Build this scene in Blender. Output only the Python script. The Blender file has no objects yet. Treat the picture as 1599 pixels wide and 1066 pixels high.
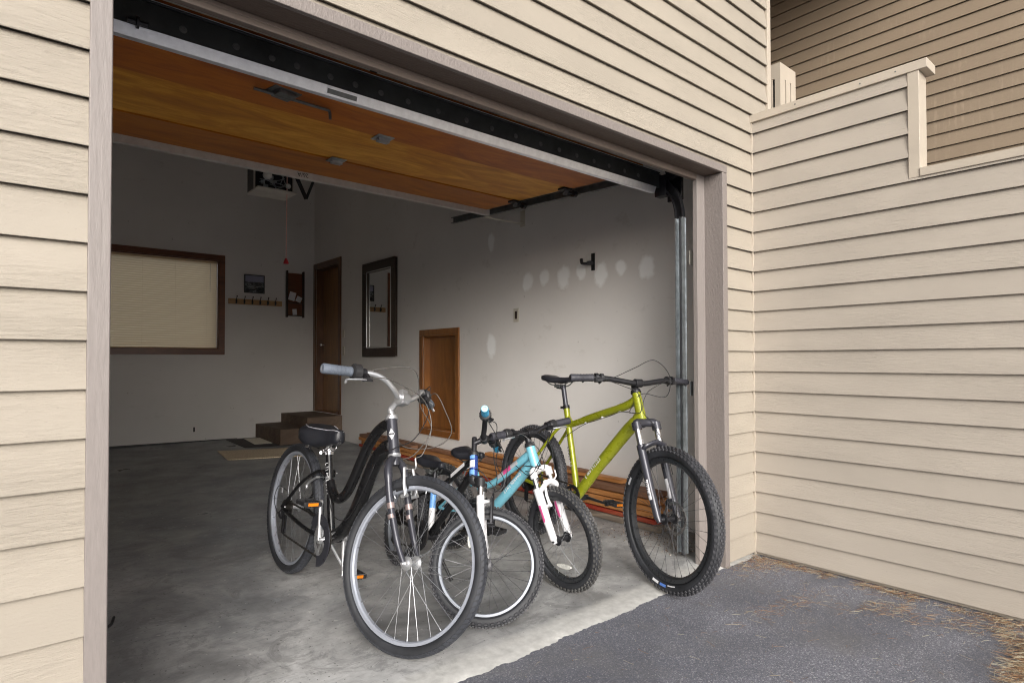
import bpy, math, random
from mathutils import Vector, Matrix
random.seed(7)
PI = math.pi
rad = math.radians
sc = bpy.context.scene
COL = sc.collection

# ------------------------------------------------------------------ materials
def nmat(name):
    m = bpy.data.materials.new(name); m.use_nodes = True
    nt = m.node_tree; b = nt.nodes['Principled BSDF']
    return m, nt, b
def N(nt, typ, **kw):
    n = nt.nodes.new(typ)
    for k, v in kw.items():
        if k.startswith('i_'): n.inputs[k[2:]].default_value = v
        else: setattr(n, k, v)
    return n
def coords(nt, scale=(1, 1, 1)):
    tc = N(nt, 'ShaderNodeTexCoord'); mp = N(nt, 'ShaderNodeMapping')
    mp.inputs['Scale'].default_value = scale
    nt.links.new(tc.outputs['Object'], mp.inputs['Vector'])
    return mp.outputs['Vector']
def noise(nt, vec, scale, detail=4, rough=.55, dist=0.):
    n = N(nt, 'ShaderNodeTexNoise'); n.inputs['Scale'].default_value = scale
    n.inputs['Detail'].default_value = detail; n.inputs['Roughness'].default_value = rough
    n.inputs['Distortion'].default_value = dist
    nt.links.new(vec, n.inputs['Vector']); return n.outputs['Fac']
def ramp(nt, fac, stops):
    r = N(nt, 'ShaderNodeValToRGB'); e = r.color_ramp.elements
    while len(e) > 1: e.remove(e[-1])
    e[0].position = stops[0][0]; e[0].color = (*stops[0][1], 1) if len(stops[0][1]) == 3 else stops[0][1]
    for p, c in stops[1:]:
        x = e.new(p); x.color = (*c, 1) if len(c) == 3 else c
    nt.links.new(fac, r.inputs['Fac']); return r.outputs['Color']
def maprange(nt, fac, a, b, c, d):
    r = N(nt, 'ShaderNodeMapRange'); 
    for i, v in zip(('From Min', 'From Max', 'To Min', 'To Max'), (a, b, c, d)): r.inputs[i].default_value = v
    nt.links.new(fac, r.inputs['Value']); return r.outputs['Result']
def mix(nt, f, a, b, mode='MIX'):
    m = N(nt, 'ShaderNodeMix', data_type='RGBA', blend_type=mode)
    for s, v in ((0, f), (6, a), (7, b)):
        if isinstance(v, bpy.types.NodeSocket): nt.links.new(v, m.inputs[s])
        elif isinstance(v, (int, float)): m.inputs[s].default_value = v
        else: m.inputs[s].default_value = (*v, 1)
    return m.outputs[2]
def math_(nt, op, a, b=None):
    m = N(nt, 'ShaderNodeMath', operation=op)
    for i, v in enumerate((a, b)):
        if v is None: continue
        if isinstance(v, bpy.types.NodeSocket): nt.links.new(v, m.inputs[i])
        else: m.inputs[i].default_value = v
    return m.outputs[0]
def bump(nt, b, h, strength=.3, dist=.002):
    n = N(nt, 'ShaderNodeBump'); n.inputs['Strength'].default_value = strength; n.inputs['Distance'].default_value = dist
    nt.links.new(h, n.inputs['Height']); nt.links.new(n.outputs['Normal'], b.inputs['Normal'])
def simple(name, c, rough=.5, metal=0., var=.12, vs=6., bs=0., bscale=60, scale=(1, 1, 1), spec=None, rvar=.1, coat=0):
    """a plain finish with mottling in tone and gloss and an optional fine relief"""
    m, nt, b = nmat(name); v = coords(nt, scale)
    f = noise(nt, v, vs, 5)
    lo = tuple(x * (1 - var) for x in c); hi = tuple(min(1, x * (1 + var)) for x in c)
    nt.links.new(ramp(nt, f, [(.3, lo), (.7, hi)]), b.inputs['Base Color'])
    nt.links.new(maprange(nt, noise(nt, v, vs * 3.1, 3), .3, .7, max(0.02, rough - rvar), min(1, rough + rvar)), b.inputs['Roughness'])
    b.inputs['Metallic'].default_value = metal
    if coat: b.inputs['Coat Weight'].default_value = coat; b.inputs['Coat Roughness'].default_value = .12
    if bs: bump(nt, b, noise(nt, v, bscale, 4), bs, .003)
    return m
PITCH = .1158; Z0 = .012
def siding_mat(name, c, streak=0., grain=1.):
    m, nt, b = nmat(name)
    tc = N(nt, 'ShaderNodeTexCoord'); sp = N(nt, 'ShaderNodeSeparateXYZ'); nt.links.new(tc.outputs['Object'], sp.inputs[0])
    row = math_(nt, 'FLOOR', math_(nt, 'DIVIDE', math_(nt, 'SUBTRACT', sp.outputs['Z'], Z0), PITCH))
    wn = N(nt, 'ShaderNodeTexWhiteNoise', noise_dimensions='1D'); nt.links.new(row, wn.inputs['W'])
    v = coords(nt, (9, 9, 75)); off = N(nt, 'ShaderNodeVectorMath', operation='ADD')
    cx = N(nt, 'ShaderNodeCombineXYZ'); nt.links.new(math_(nt, 'MULTIPLY', row, 3.7), cx.inputs[0]); nt.links.new(math_(nt, 'MULTIPLY', row, 1.9), cx.inputs[1])
    nt.links.new(v, off.inputs[0]); nt.links.new(cx.outputs[0], off.inputs[1])
    g = noise(nt, off.outputs[0], 1.6, 7, .68, .9)
    v2 = coords(nt, (50, 50, 110)); fine = noise(nt, v2, 1.6, 4, .6)
    patch = noise(nt, coords(nt, (1.1, 1.1, 6)), 1.3, 2)
    mask = maprange(nt, math_(nt, 'ADD', patch, math_(nt, 'MULTIPLY', wn.outputs['Value'], .35)), .5, .85, .12, 1.)
    h = math_(nt, 'ADD', math_(nt, 'MULTIPLY', math_(nt, 'MULTIPLY', g, mask), 1.4 * grain), math_(nt, 'MULTIPLY', fine, .25))
    bump(nt, b, h, 1., .0028)
    lo = tuple(x * .93 for x in c); hi = tuple(min(1, x * 1.04) for x in c)
    colr = ramp(nt, noise(nt, coords(nt, (1.5, 1.5, 3)), 1.4, 4), [(.3, lo), (.7, hi)])
    tone = maprange(nt, wn.outputs['Value'], 0, 1, .955, 1.03)
    tn = N(nt, 'ShaderNodeCombineColor'); [nt.links.new(tone, tn.inputs[i]) for i in range(3)]
    colr = mix(nt, 1., colr, tn.outputs[0], 'MULTIPLY')
    speck = maprange(nt, noise(nt, coords(nt, (22, 22, 40)), 3.2, 2), .70, .76, 0, .35)
    colr = mix(nt, speck, colr, tuple(x * .62 for x in c))
    # grime just under each lap
    fr = math_(nt, 'FRACT', math_(nt, 'DIVIDE', math_(nt, 'SUBTRACT', sp.outputs['Z'], Z0), PITCH))
    if streak:
        st = noise(nt, coords(nt, (26, 26, .9)), 1.5, 3, .7)
        vary = noise(nt, coords(nt, (1.4, 1.4, 2)), 1., 2)
        st = math_(nt, 'MULTIPLY', maprange(nt, st, .52, .66, 0, streak), maprange(nt, vary, .45, .65, 0, 1))
        colr = mix(nt, st, colr, tuple(min(1, x * 1.45 + .02) for x in c))
    nt.links.new(colr, b.inputs['Base Color'])
    b.inputs['Roughness'].default_value = .62
    return m
M = {}
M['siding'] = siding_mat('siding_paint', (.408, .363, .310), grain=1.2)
M['siding_front_dimmed'] = siding_mat('siding_paint_front_dimmed', (.352, .312, .258), grain=1.25)  # same paint as the side, darkened to offset stronger light on the front
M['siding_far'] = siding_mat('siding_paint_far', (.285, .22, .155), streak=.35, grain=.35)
M['trim_beige'] = simple('beige_trim', (.45, .395, .325), .55, var=.05, bs=.25, bscale=70)
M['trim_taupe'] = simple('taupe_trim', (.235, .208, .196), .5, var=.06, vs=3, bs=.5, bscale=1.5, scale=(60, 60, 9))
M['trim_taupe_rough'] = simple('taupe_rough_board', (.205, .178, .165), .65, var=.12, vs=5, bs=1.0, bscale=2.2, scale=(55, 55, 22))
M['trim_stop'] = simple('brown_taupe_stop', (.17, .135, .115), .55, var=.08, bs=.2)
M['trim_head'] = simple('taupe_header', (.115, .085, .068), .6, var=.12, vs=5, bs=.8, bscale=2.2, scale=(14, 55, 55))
M['steel'] = simple('galvanised_steel', (.42, .45, .47), .42, .85, var=.25, vs=25, bs=.1)
M['steel_rail'] = simple('galvanised_rail', (.86, .88, .92), .42, .75, var=.07, vs=45, bs=.08)
M['bolt'] = simple('dusty_bolt_head', (.095, .097, .098), .5, .2)
M['rail_grey'] = simple('dull_galvanised_rail', (.50, .48, .45), .5, .1, var=.1, vs=30)
M['steel_dark'] = simple('dark_galvanised', (.16, .17, .17), .5, .6, var=.25, vs=20)
M['alloy'] = simple('silver_alloy', (.66, .67, .69), .32, .8, var=.03, vs=12, rvar=.04)
M['chrome'] = simple('chrome', (.75, .75, .77), .16, 1., var=.02, rvar=.03)
M['rim_silver'] = simple('silver_rim', (.43, .46, .53), .36, .45, var=.03, vs=12, rvar=.04)
M['rim_grey'] = simple('grey_alloy_rim', (.27, .29, .33), .4, .45, var=.03, vs=12, rvar=.04)
M['rim_black'] = simple('black_rim', (.03, .032, .036), .32, .2, var=.2, vs=20)
M['black'] = simple('black_plastic', (.022, .022, .024), .45, var=.25, vs=25, bs=.1)
M['black_paint'] = simple('black_frame_paint', (.007, .007, .008), .30, 0, var=.2, vs=9, coat=.12)
M['black_metal'] = simple('black_metal', (.03, .03, .034), .38, .55, var=.2, vs=20)
M['gunmetal'] = simple('grey_satin_paint', (.045, .046, .058), .33, .3, var=.12, vs=9, coat=.3)
M['leather'] = simple('saddle_cover', (.016, .017, .022), .42, var=.25, vs=12, bs=.35, bscale=180)
M['grip_grey'] = simple('grey_rubber_grip', (.115, .135, .17), .6, var=.2, vs=14, bs=.6, bscale=110)
M['grip_black'] = simple('black_rubber_grip', (.035, .035, .045), .6, var=.2, vs=14, bs=.6, bscale=110)
M['grip_blue'] = simple('turquoise_grip', (.04, .33, .56), .45, var=.12, vs=14, bs=.3, bscale=110)
M['grip_pale'] = simple('pale_turquoise_cap', (.30, .58, .68), .4)
M['green'] = simple('lime_frame_paint', (.275, .30, .012), .3, .15, var=.05, vs=6, coat=.6)
M['turq'] = simple('turquoise_frame_paint', (.20, .53, .66), .28, .0, var=.05, vs=6, coat=.6)
M['white'] = simple('white_gloss_paint', (.78, .78, .80), .3, 0, var=.04, vs=9, coat=.4)
M['white_decal'] = simple('white_decal', (.75, .75, .77), .45, 0, var=.05)
M['grey_decal'] = simple('pale_grey_decal', (.50, .51, .54), .45, 0, var=.05)
M['pink'] = simple('pink_decal', (.72, .10, .30), .4, 0, var=.08)
M['blue'] = simple('dark_blue_paint', (.015, .045, .22), .28, .1, var=.1, coat=.5)
M['blue_light'] = simple('light_blue_paint', (.16, .36, .72), .35, 0, var=.1)
M['orange'] = simple('orange_reflector', (.75, .22, .01), .25, 0, var=.15, vs=90)
M['redbrown'] = simple('copper_stripe', (.34, .27, .26), .35, .5, var=.05)
M['clear'] = simple('clear_reflector', (.62, .62, .58), .25, 0, var=.25, vs=60)
M['cable'] = simple('black_cable_housing', (.018, .018, .02), .4, var=.1)
M['cable_grey'] = simple('grey_cable_housing', (.075, .07, .065), .4, var=.15)
M['spoke'] = simple('steel_spoke', (.36, .37, .39), .35, .8, var=.05)
M['spoke_dark'] = simple('dark_spoke', (.12, .12, .13), .35, .7, var=.1)
M['chain'] = simple('oiled_chain', (.055, .05, .045), .4, .7, var=.4, vs=120, bs=.6, bscale=300)
M['rotor'] = simple('brake_rotor', (.45, .43, .42), .3, .9, var=.2, vs=60)
M['blue_patch'] = simple('blue_tyre_patch', (.10, .22, .62), .5)
M['red'] = simple('red_plastic', (.45, .02, .03), .45)
M['string'] = simple('faded_cord', (.80, .50, .45), .8)
M['ceil'] = simple('drywall_ceiling', (.64, .62, .59), .9)
M['core'] = simple('sheathing', (.30, .27, .24), .9)
M['dark_wood'] = simple('dark_wood_frame', (.035, .02, .014), .35, var=.35, vs=4, scale=(20, 20, 2), bs=.2)
M['opener'] = simple('opener_steel', (.62, .60, .56), .5, .4)
M['bulb'] = simple('frosted_bulb', (.78, .78, .76), .35)
M['stone_mat'] = simple('pale_mat', (.80, .76, .66), .95, var=.12, vs=60, bs=.6, bscale=300)
M['dark_mat'] = simple('dark_rubber_mat', (.05, .045, .045), .8, bs=.4)
M['yellow_end'] = simple('cut_wood_end', (.62, .50, .28), .8)
M['plate'] = simple('switch_plate', (.55, .52, .45), .4)
M['oldrubber'] = simple('weatherstrip_rubber', (.030, .033, .034), .55, var=.4, vs=8, bs=.3)

def speckmat(name, a, b_, sc_, rough=.9):
    m, nt, b = nmat(name); v = coords(nt)
    nt.links.new(ramp(nt, noise(nt, v, sc_, 6, .7), [(.38, a), (.62, b_)]), b.inputs['Base Color'])
    b.inputs['Roughness'].default_value = rough; bump(nt, b, noise(nt, v, sc_, 3), .6, .003)
    return m
M['coir'] = speckmat('coir_mat', (.38, .28, .17), (.85, .74, .56), 150)

def tyre_mat(name, groove, c=(.030, .030, .034)):
    m, nt, b = nmat(name); v = coords(nt)
    dust = noise(nt, v, 9, 5)
    nt.links.new(ramp(nt, dust, [(.3, c), (.75, tuple(x * 2.3 + .01 for x in c))]), b.inputs['Base Color'])
    b.inputs['Roughness'].default_value = .62
    bump(nt, b, noise(nt, v, 90, 3), .35, .002)
    return m
M['carcass'] = tyre_mat('tyre_carcass', 0, (.013, .014, .017)); M['tyre'] = tyre_mat('tyre_rubber', 0); M['tyre_dusty'] = tyre_mat('dusty_tyre_rubber', 0, (.045, .044, .043))
M['tyre_slick'] = tyre_mat('smooth_tyre_rubber', 0, (.020, .022, .028))

def wood_mat(name, dark, mid, light, axis='X', rough=.35, coat=.25):
    m, nt, b = nmat(name)
    s = {'X': (1.7, 5.5, 5.5), 'Y': (7, 1.5, 7), 'Z': (7, 7, 1.5)}[axis]
    v = coords(nt, s)
    g = noise(nt, v, 1.1, 8, .62, 1.6)
    fine = noise(nt, coords(nt, tuple(x * 6 for x in s)), 1.2, 3)
    f = math_(nt, 'ADD', math_(nt, 'MULTIPLY', g, .85), math_(nt, 'MULTIPLY', fine, .15))
    nt.links.new(ramp(nt, f, [(.3, dark), (.5, mid), (.7, light)]), b.inputs['Base Color'])
    b.inputs['Roughness'].default_value = rough; b.inputs['Coat Weight'].default_value = coat; b.inputs['Coat Roughness'].default_value = .3
    bump(nt, b, fine, .15, .001)
    return m
M['ply_a'] = wood_mat('varnished_plywood_dark', (.26, .055, .003), (.44, .118, .005), (.58, .19, .010), 'X', .5, .03)
M['ply_b'] = wood_mat('varnished_plywood_light', (.42, .14, .006), (.62, .26, .015), (.86, .46, .06), 'X', .5, .03)
M['ply_c'] = wood_mat('varnished_plywood_brown', (.26, .07, .004), (.40, .125, .006), (.52, .19, .011), 'X', .5, .03)
M['door_wood'] = wood_mat('brown_door_wood', (.15, .065, .018), (.25, .115, .03), (.33, .16, .045), 'Z')
M['door_wood_dk'] = wood_mat('dark_door_casing', (.06, .024, .010), (.12, .050, .018), (.17, .075, .026), 'Z')
M['casing_h'] = wood_mat('brown_window_casing', (.09, .028, .012), (.15, .050, .020), (.21, .075, .03), 'X')
M['crawl'] = wood_mat('honey_access_door', (.14, .050, .012), (.23, .088, .020), (.30, .125, .03), 'Z')
M['rack'] = wood_mat('pine_rack', (.30, .17, .07), (.42, .25, .11), (.5, .32, .15), 'X')
M['step'] = wood_mat('brown_painted_step', (.07, .045, .03), (.12, .08, .055), (.17, .12, .085), 'X', .7, 0)
M['plank_tan'] = wood_mat('tan_plank', (.24, .09, .025), (.42, .18, .055), (.55, .27, .10), 'Y', .6, 0)
M['plank_brown'] = wood_mat('brown_plank', (.12, .055, .03), (.20, .10, .055), (.28, .15, .085), 'Y', .7, 0)
M['plank_red'] = wood_mat('red_plank', (.10, .035, .020), (.30, .03, .016), (.36, .10, .05), 'Y', .55, 0)
M['plank_grey'] = wood_mat('weathered_plank', (.10, .075, .055), (.20, .16, .125), (.36, .29, .22), 'Y', .85, 0)

def concrete():
    m, nt, b = nmat('stained_concrete'); v = coords(nt)
    base = ramp(nt, noise(nt, v, 1.6, 8, .62, .6), [(.30, (.14, .14, .14)), (.46, (.36, .36, .36)), (.56, (.52, .52, .515)), (.70, (.70, .70, .695))])
    f2 = noise(nt, coords(nt, (1, 1, 1)), 9, 8, .7)
    base = mix(nt, maprange(nt, f2, .3, .65, .5, 0), base, (.15, .15, .15), 'MIX')
    # broad areas turning darker and bluish deeper inside, with ragged edges
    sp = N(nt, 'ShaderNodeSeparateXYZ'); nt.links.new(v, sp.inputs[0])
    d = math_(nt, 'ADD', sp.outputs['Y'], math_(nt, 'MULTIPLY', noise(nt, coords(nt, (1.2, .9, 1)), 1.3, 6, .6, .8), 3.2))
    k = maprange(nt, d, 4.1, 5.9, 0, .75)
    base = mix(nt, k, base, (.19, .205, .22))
    sheen_streaks = noise(nt, coords(nt, (5, 12, 1)), 1.4, 7, .65, 1.2)
    base = mix(nt, math_(nt, 'MULTIPLY', maprange(nt, sheen_streaks, .56, .68, 0, .6), k), base, (.42, .46, .49))  # bluish sheen on the rear floor, painted in as pale streaks
    scr = noise(nt, coords(nt, (7, 60, 1)), 1.2, 5, .7, .6)
    base = mix(nt, maprange(nt, scr, .55, .66, 0, .38), base, (.16, .165, .17))
    blot = noise(nt, v, 3.4, 9, .78, 1.4)
    base = mix(nt, maprange(nt, blot, .52, .58, 0, .5), base, (.17, .17, .17))
    vo = N(nt, 'ShaderNodeTexVoronoi', feature='DISTANCE_TO_EDGE'); vo.inputs['Scale'].default_value = .55
    wv = N(nt, 'ShaderNodeVectorMath', operation='ADD'); nz_ = N(nt, 'ShaderNodeTexNoise'); nz_.inputs['Scale'].default_value = 2.2; nz_.inputs['Detail'].default_value = 8; nt.links.new(v, nz_.inputs['Vector'])
    nt.links.new(v, wv.inputs[0]); nt.links.new(nz_.outputs['Color'], wv.inputs[1]); nt.links.new(wv.outputs[0], vo.inputs['Vector'])
    base = mix(nt, math_(nt, 'MULTIPLY', maprange(nt, vo.outputs['Distance'], 0, .0035, .7, 0), maprange(nt, noise(nt, v, .8, 2), .50, .56, 0, 1)), base, (.06, .06, .058))
    chips = noise(nt, v, 55, 2)
    base = mix(nt, maprange(nt, chips, .67, .70, 0, .75), base, (.08, .08, .075))
    chips2 = noise(nt, v, 38, 2)
    base = mix(nt, maprange(nt, chips2, .71, .73, 0, .7), base, (.6, .6, .57))
    # cleaner, brighter strip at the threshold
    th = maprange(nt, math_(nt, 'ADD', sp.outputs['Y'], math_(nt, 'MULTIPLY', noise(nt, v, 14, 3), .05)), 1.865, 1.915, .85, 0)
    base = mix(nt, th, base, ramp(nt, noise(nt, v, 30, 5), [(.3, (.46, .455, .435)), (.7, (.64, .635, .61))]))
    nt.links.new(base, b.inputs['Base Color'])
    rg = maprange(nt, noise(nt, v, 3.1, 5), .3, .7, .38, .75)
    nt.links.new(math_(nt, 'SUBTRACT', rg, math_(nt, 'MULTIPLY', k, .16)), b.inputs['Roughness'])
    bump(nt, b, math_(nt, 'ADD', noise(nt, v, 60, 5), math_(nt, 'MULTIPLY', noise(nt, v, 5, 4), 2.)), .22, .004)
    return m
M['concrete'] = concrete()
def asphalt():
    m, nt, b = nmat('asphalt'); v = coords(nt)
    agg = N(nt, 'ShaderNodeTexVoronoi'); agg.inputs['Scale'].default_value = 250; nt.links.new(v, agg.inputs['Vector'])
    bw = N(nt, 'ShaderNodeSeparateColor'); nt.links.new(agg.outputs['Color'], bw.inputs[0])
    base = ramp(nt, bw.outputs[0], [(.0, (.115, .119, .142)), (.5, (.172, .178, .212)), (.88, (.235, .24, .275)), (1., (.46, .46, .48))])
    big = noise(nt, coords(nt, (1, 1.6, 1)), 1.5, 6, .6, .5)
    base = mix(nt, maprange(nt, big, .36, .62, .5, 0), base, (.070, .073, .090), 'MIX')
    dustf = noise(nt, v, 3.3, 6)
    base = mix(nt, maprange(nt, dustf, .5, .7, 0, .35), base, (.17, .165, .16))
    nt.links.new(base, b.inputs['Base Color']); b.inputs['Roughness'].default_value = .86
    bump(nt, b, agg.outputs['Distance'], .5, .003)
    return m
M['asphalt'] = asphalt()
def wallpaint():
    m, nt, b = nmat('garage_wall_paint'); v = coords(nt)
    base = ramp(nt, noise(nt, v, .9, 5), [(.3, (.67, .65, .63)), (.7, (.76, .74, .72))])
    sm = noise(nt, coords(nt, (1.5, 2.2, 3.5)), 2.2, 6, .7)
    base = mix(nt, maprange(nt, sm, .60, .74, 0, .32), base, (.38, .34, .30))
    sc3 = noise(nt, coords(nt, (7, 7, 5)), 2.6, 3)
    base = mix(nt, maprange(nt, sc3, .72, .76, 0, .5), base, (.32, .30, .28))
    # filler patches of lighter plaster on the right-hand wall
    pts = [(3.822, 1.794, .060, .075), (3.613, 1.811, .052, .060), (3.387, 1.786, .062, .078), (3.197, 1.815, .045, .06),
           (2.993, 1.768, .060, .082), (2.801, 1.799, .045, .055), (2.566, 1.77, .060, .078), (4.329, 2.215, .045, .075), (4.331, 1.253, .065, .10)]
    wob = math_(nt, 'MULTIPLY', math_(nt, 'SUBTRACT', noise(nt, v, 16, 4), .5), .9)
    tot = None
    for (y, z, ry, rz) in pts:
        mp = N(nt, 'ShaderNodeMapping'); mp.vector_type = 'POINT'
        ry *= 1.15; rz *= 1.15; mp.inputs['Location'].default_value = (-3.4 / .3, -y / ry, -z / rz); mp.inputs['Scale'].default_value = (1 / .3, 1 / ry, 1 / rz)
        tc = N(nt, 'ShaderNodeTexCoord'); nt.links.new(tc.outputs['Object'], mp.inputs['Vector'])
        ln = N(nt, 'ShaderNodeVectorMath', operation='LENGTH'); nt.links.new(mp.outputs[0], ln.inputs[0])
        f = maprange(nt, math_(nt, 'ADD', ln.outputs['Value'], wob), .72, 1.12, 1, 0)
        tot = f if tot is None else math_(nt, 'MAXIMUM', tot, f)
    base = mix(nt, math_(nt, 'MULTIPLY', tot, .95), base, (.93, .94, .94))
    nt.links.new(base, b.inputs['Base Color']); b.inputs['Roughness'].default_value = .8
    bump(nt, b, noise(nt, v, 40, 5), .12, .003)
    return m
M['wall'] = wallpaint()
def blindmat():
    m, nt, b = nmat('blind_slat'); out = nt.nodes['Material Output']
    b.inputs['Base Color'].default_value = (.78, .70, .58, 1); b.inputs['Roughness'].default_value = .5
    t = N(nt, 'ShaderNodeBsdfTranslucent'); t.inputs['Color'].default_value = (.98, .84, .62, 1)
    ms = N(nt, 'ShaderNodeMixShader'); ms.inputs[0].default_value = .6
    nt.links.new(b.outputs[0], ms.inputs[1]); nt.links.new(t.outputs[0], ms.inputs[2]); nt.links.new(ms.outputs[0], out.inputs['Surface'])
    return m
M['blind'] = blindmat()
def glassmat():
    m, nt, b = nmat('window_glass')
    b.inputs['Transmission Weight'].default_value = 1; b.inputs['Roughness'].default_value = 0; b.inputs['IOR'].default_value = 1.0
    b.inputs['Base Color'].default_value = (.97, .98, .97, 1)
    return m
M['glass'] = glassmat()
m_, nt_, b_ = nmat('mirror_glass'); b_.inputs['Metallic'].default_value = 1; b_.inputs['Base Color'].default_value = (.86, .88, .87, 1); b_.inputs['Roughness'].default_value = .015
M['mirror'] = m_
def picmat():
    m, nt, b = nmat('harbour_photo_print')
    v = coords(nt); sp = N(nt, 'ShaderNodeSeparateXYZ'); nt.links.new(v, sp.inputs[0])
    n = noise(nt, coords(nt, (5, 1, 14)), 2.3, 5, .6, 1.4)
    rocks = ramp(nt, n, [(.38, (.012, .014, .018)), (.5, (.05, .055, .06)), (.58, (.30, .33, .35)), (.66, (.05, .055, .06))])
    sky = ramp(nt, sp.outputs['Z'], [(0, (.3, .3, .4)), (1, (.3, .3, .42))])
    nt.links.new(mix(nt, maprange(nt, sp.outputs['Z'], .145, .16, 0, 1), rocks, sky), b.inputs['Base Color'])
    b.inputs['Roughness'].default_value = .25
    return m
M['picture'] = picmat()
def needlemat():
    m, nt, b = nmat('pine_needle'); g = N(nt, 'ShaderNodeNewGeometry')
    nt.links.new(ramp(nt, g.outputs['Random Per Island'], [(0, (.12, .06, .03)), (.3, (.24, .12, .055)), (.5, (.32, .18, .085)), (.7, (.40, .32, .20)), (1, (.46, .44, .34))]), b.inputs['Base Color'])
    b.inputs['Roughness'].default_value = .6
    return m
M['needle'] = needlemat()
def duffmat():
    m, nt, b = nmat('bark_duff'); g = N(nt, 'ShaderNodeNewGeometry')
    nt.links.new(ramp(nt, g.outputs['Random Per Island'], [(0, (.05, .03, .02)), (.5, (.16, .085, .045)), (.8, (.32, .22, .13)), (1, (.55, .52, .45))]), b.inputs['Base Color'])
    b.inputs['Roughness'].default_value = .9
    return m
M['duff'] = duffmat()

# ------------------------------------------------------------------ mesh builder
def frame_of(d):
    d = Vector(d).normalized(); u = Vector((0, 0, 1)) if abs(d.z) < .9 else Vector((1, 0, 0))
    a = d.cross(u).normalized(); return a, d.cross(a).normalized()
class MB:
    def __init__(s): s.v = []; s.f = []; s.mi = []; s.m = 0; s.fn = None
    def add(s, vs, fs):
        o = len(s.v)
        for p in vs:
            p = Vector(p); s.v.append(s.fn(p) if s.fn else p)
        for f in fs: s.f.append(tuple(i + o for i in f)); s.mi.append(s.m)
    def box(s, lo, hi, rot=None, piv=None):
        x0, y0, z0 = lo; x1, y1, z1 = hi
        vs = [Vector(p) for p in ((x0, y0, z0), (x1, y0, z0), (x1, y1, z0), (x0, y1, z0), (x0, y0, z1), (x1, y0, z1), (x1, y1, z1), (x0, y1, z1))]
        if rot is not None:
            pv = Vector(piv) if piv else sum(vs, Vector()) / 8
            vs = [pv + rot @ (v - pv) for v in vs]
        s.add(vs, [(0, 3, 2, 1), (4, 5, 6, 7), (0, 1, 5, 4), (1, 2, 6, 5), (2, 3, 7, 6), (3, 0, 4, 7)])
    def bar(s, a, b, w, h, up=(0, 0, 1)):
        """box beam from a to b, w across, h along up"""
        a = Vector(a); b = Vector(b); d = (b - a).normalized(); up = Vector(up); sx = d.cross(up).normalized(); uu = sx.cross(d).normalized()
        vs = []
        for p in (a, b):
            for i, j in ((-1, -1), (1, -1), (1, 1), (-1, 1)): vs.append(p + sx * (i * w / 2) + uu * (j * h / 2))
        s.add(vs, [(0, 1, 2, 3), (7, 6, 5, 4), (0, 4, 5, 1), (1, 5, 6, 2), (2, 6, 7, 3), (3, 7, 4, 0)])
    def tube(s, pts, r, n=12, caps=True, sx=1., sy=1.):
        pts = [Vector(p) for p in pts]; k = len(pts)
        rs = r if isinstance(r, (list, tuple)) else [r] * k
        t = []
        for i in range(k):
            d = (pts[min(i + 1, k - 1)] - pts[max(i - 1, 0)])
            t.append(d.normalized() if d.length > 1e-9 else Vector((0, 0, 1)))
        a, b = frame_of(t[0]); vs = []; fs = []
        for i in range(k):
            if i:
                a = (a - t[i] * a.dot(t[i])).normalized(); b = t[i].cross(a).normalized()
            for j in range(n):
                th = 2 * PI * j / n
                vs.append(pts[i] + a * (math.cos(th) * rs[i] * sx) + b * (math.sin(th) * rs[i] * sy))
        for i in range(k - 1):
            for j in range(n):
                j2 = (j + 1) % n; fs.append((i * n + j, i * n + j2, (i + 1) * n + j2, (i + 1) * n + j))
        if caps: fs.append(tuple(range(n - 1, -1, -1))); fs.append(tuple((k - 1) * n + j for j in range(n)))
        s.add(vs, fs)
    def cyl(s, a, b, r, r2=None, n=16): s.tube([a, b], [r, r if r2 is None else r2], n)
    def lathe(s, o, ax, prof, n=48, closed=False, capends=True):
        """prof: (radius, height along axis)"""
        o = Vector(o); ax = Vector(ax).normalized(); a, b = frame_of(ax); vs = []; fs = []; k = len(prof)
        for j in range(n):
            th = 2 * PI * j / n; d = a * math.cos(th) + b * math.sin(th)
            for (r, h) in prof: vs.append(o + d * r + ax * h)
        for j in range(n):
            j2 = (j + 1) % n
            for i in range(k if closed else k - 1):
                i2 = (i + 1) % k; fs.append((j * k + i, j2 * k + i, j2 * k + i2, j * k + i2))
        if not closed and capends:
            if prof[0][0] > 1e-6: fs.append(tuple(j * k for j in range(n - 1, -1, -1)))
            if prof[-1][0] > 1e-6: fs.append(tuple(j * k + k - 1 for j in range(n)))
        s.add(vs, fs)
    def loft(s, rings, closed=True, caps=True):
        n = len(rings[0]); vs = [p for r in rings for p in r]; fs = []
        for i in range(len(rings) - 1):
            for j in range(n if closed else n - 1):
                j2 = (j + 1) % n; fs.append((i * n + j, i * n + j2, (i + 1) * n + j2, (i + 1) * n + j))
        if caps and closed: fs.append(tuple(range(n - 1, -1, -1))); fs.append(tuple((len(rings) - 1) * n + j for j in range(n)))
        s.add(vs, fs)
    def ball(s, c, r, n=16, sc_=(1, 1, 1)):
        c = Vector(c); k = n // 2; rings = []
        for i in range(k + 1):
            ph = PI * i / k; rr = max(math.sin(ph), .02)
            rings.append([c + Vector((rr * math.cos(2 * PI * j / n) * r * sc_[0], rr * math.sin(2 * PI * j / n) * r * sc_[1], -math.cos(ph) * r * sc_[2])) for j in range(n)])
        s.loft(rings)
    def quad(s, *p): s.add(p, [tuple(range(len(p)))])
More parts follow.
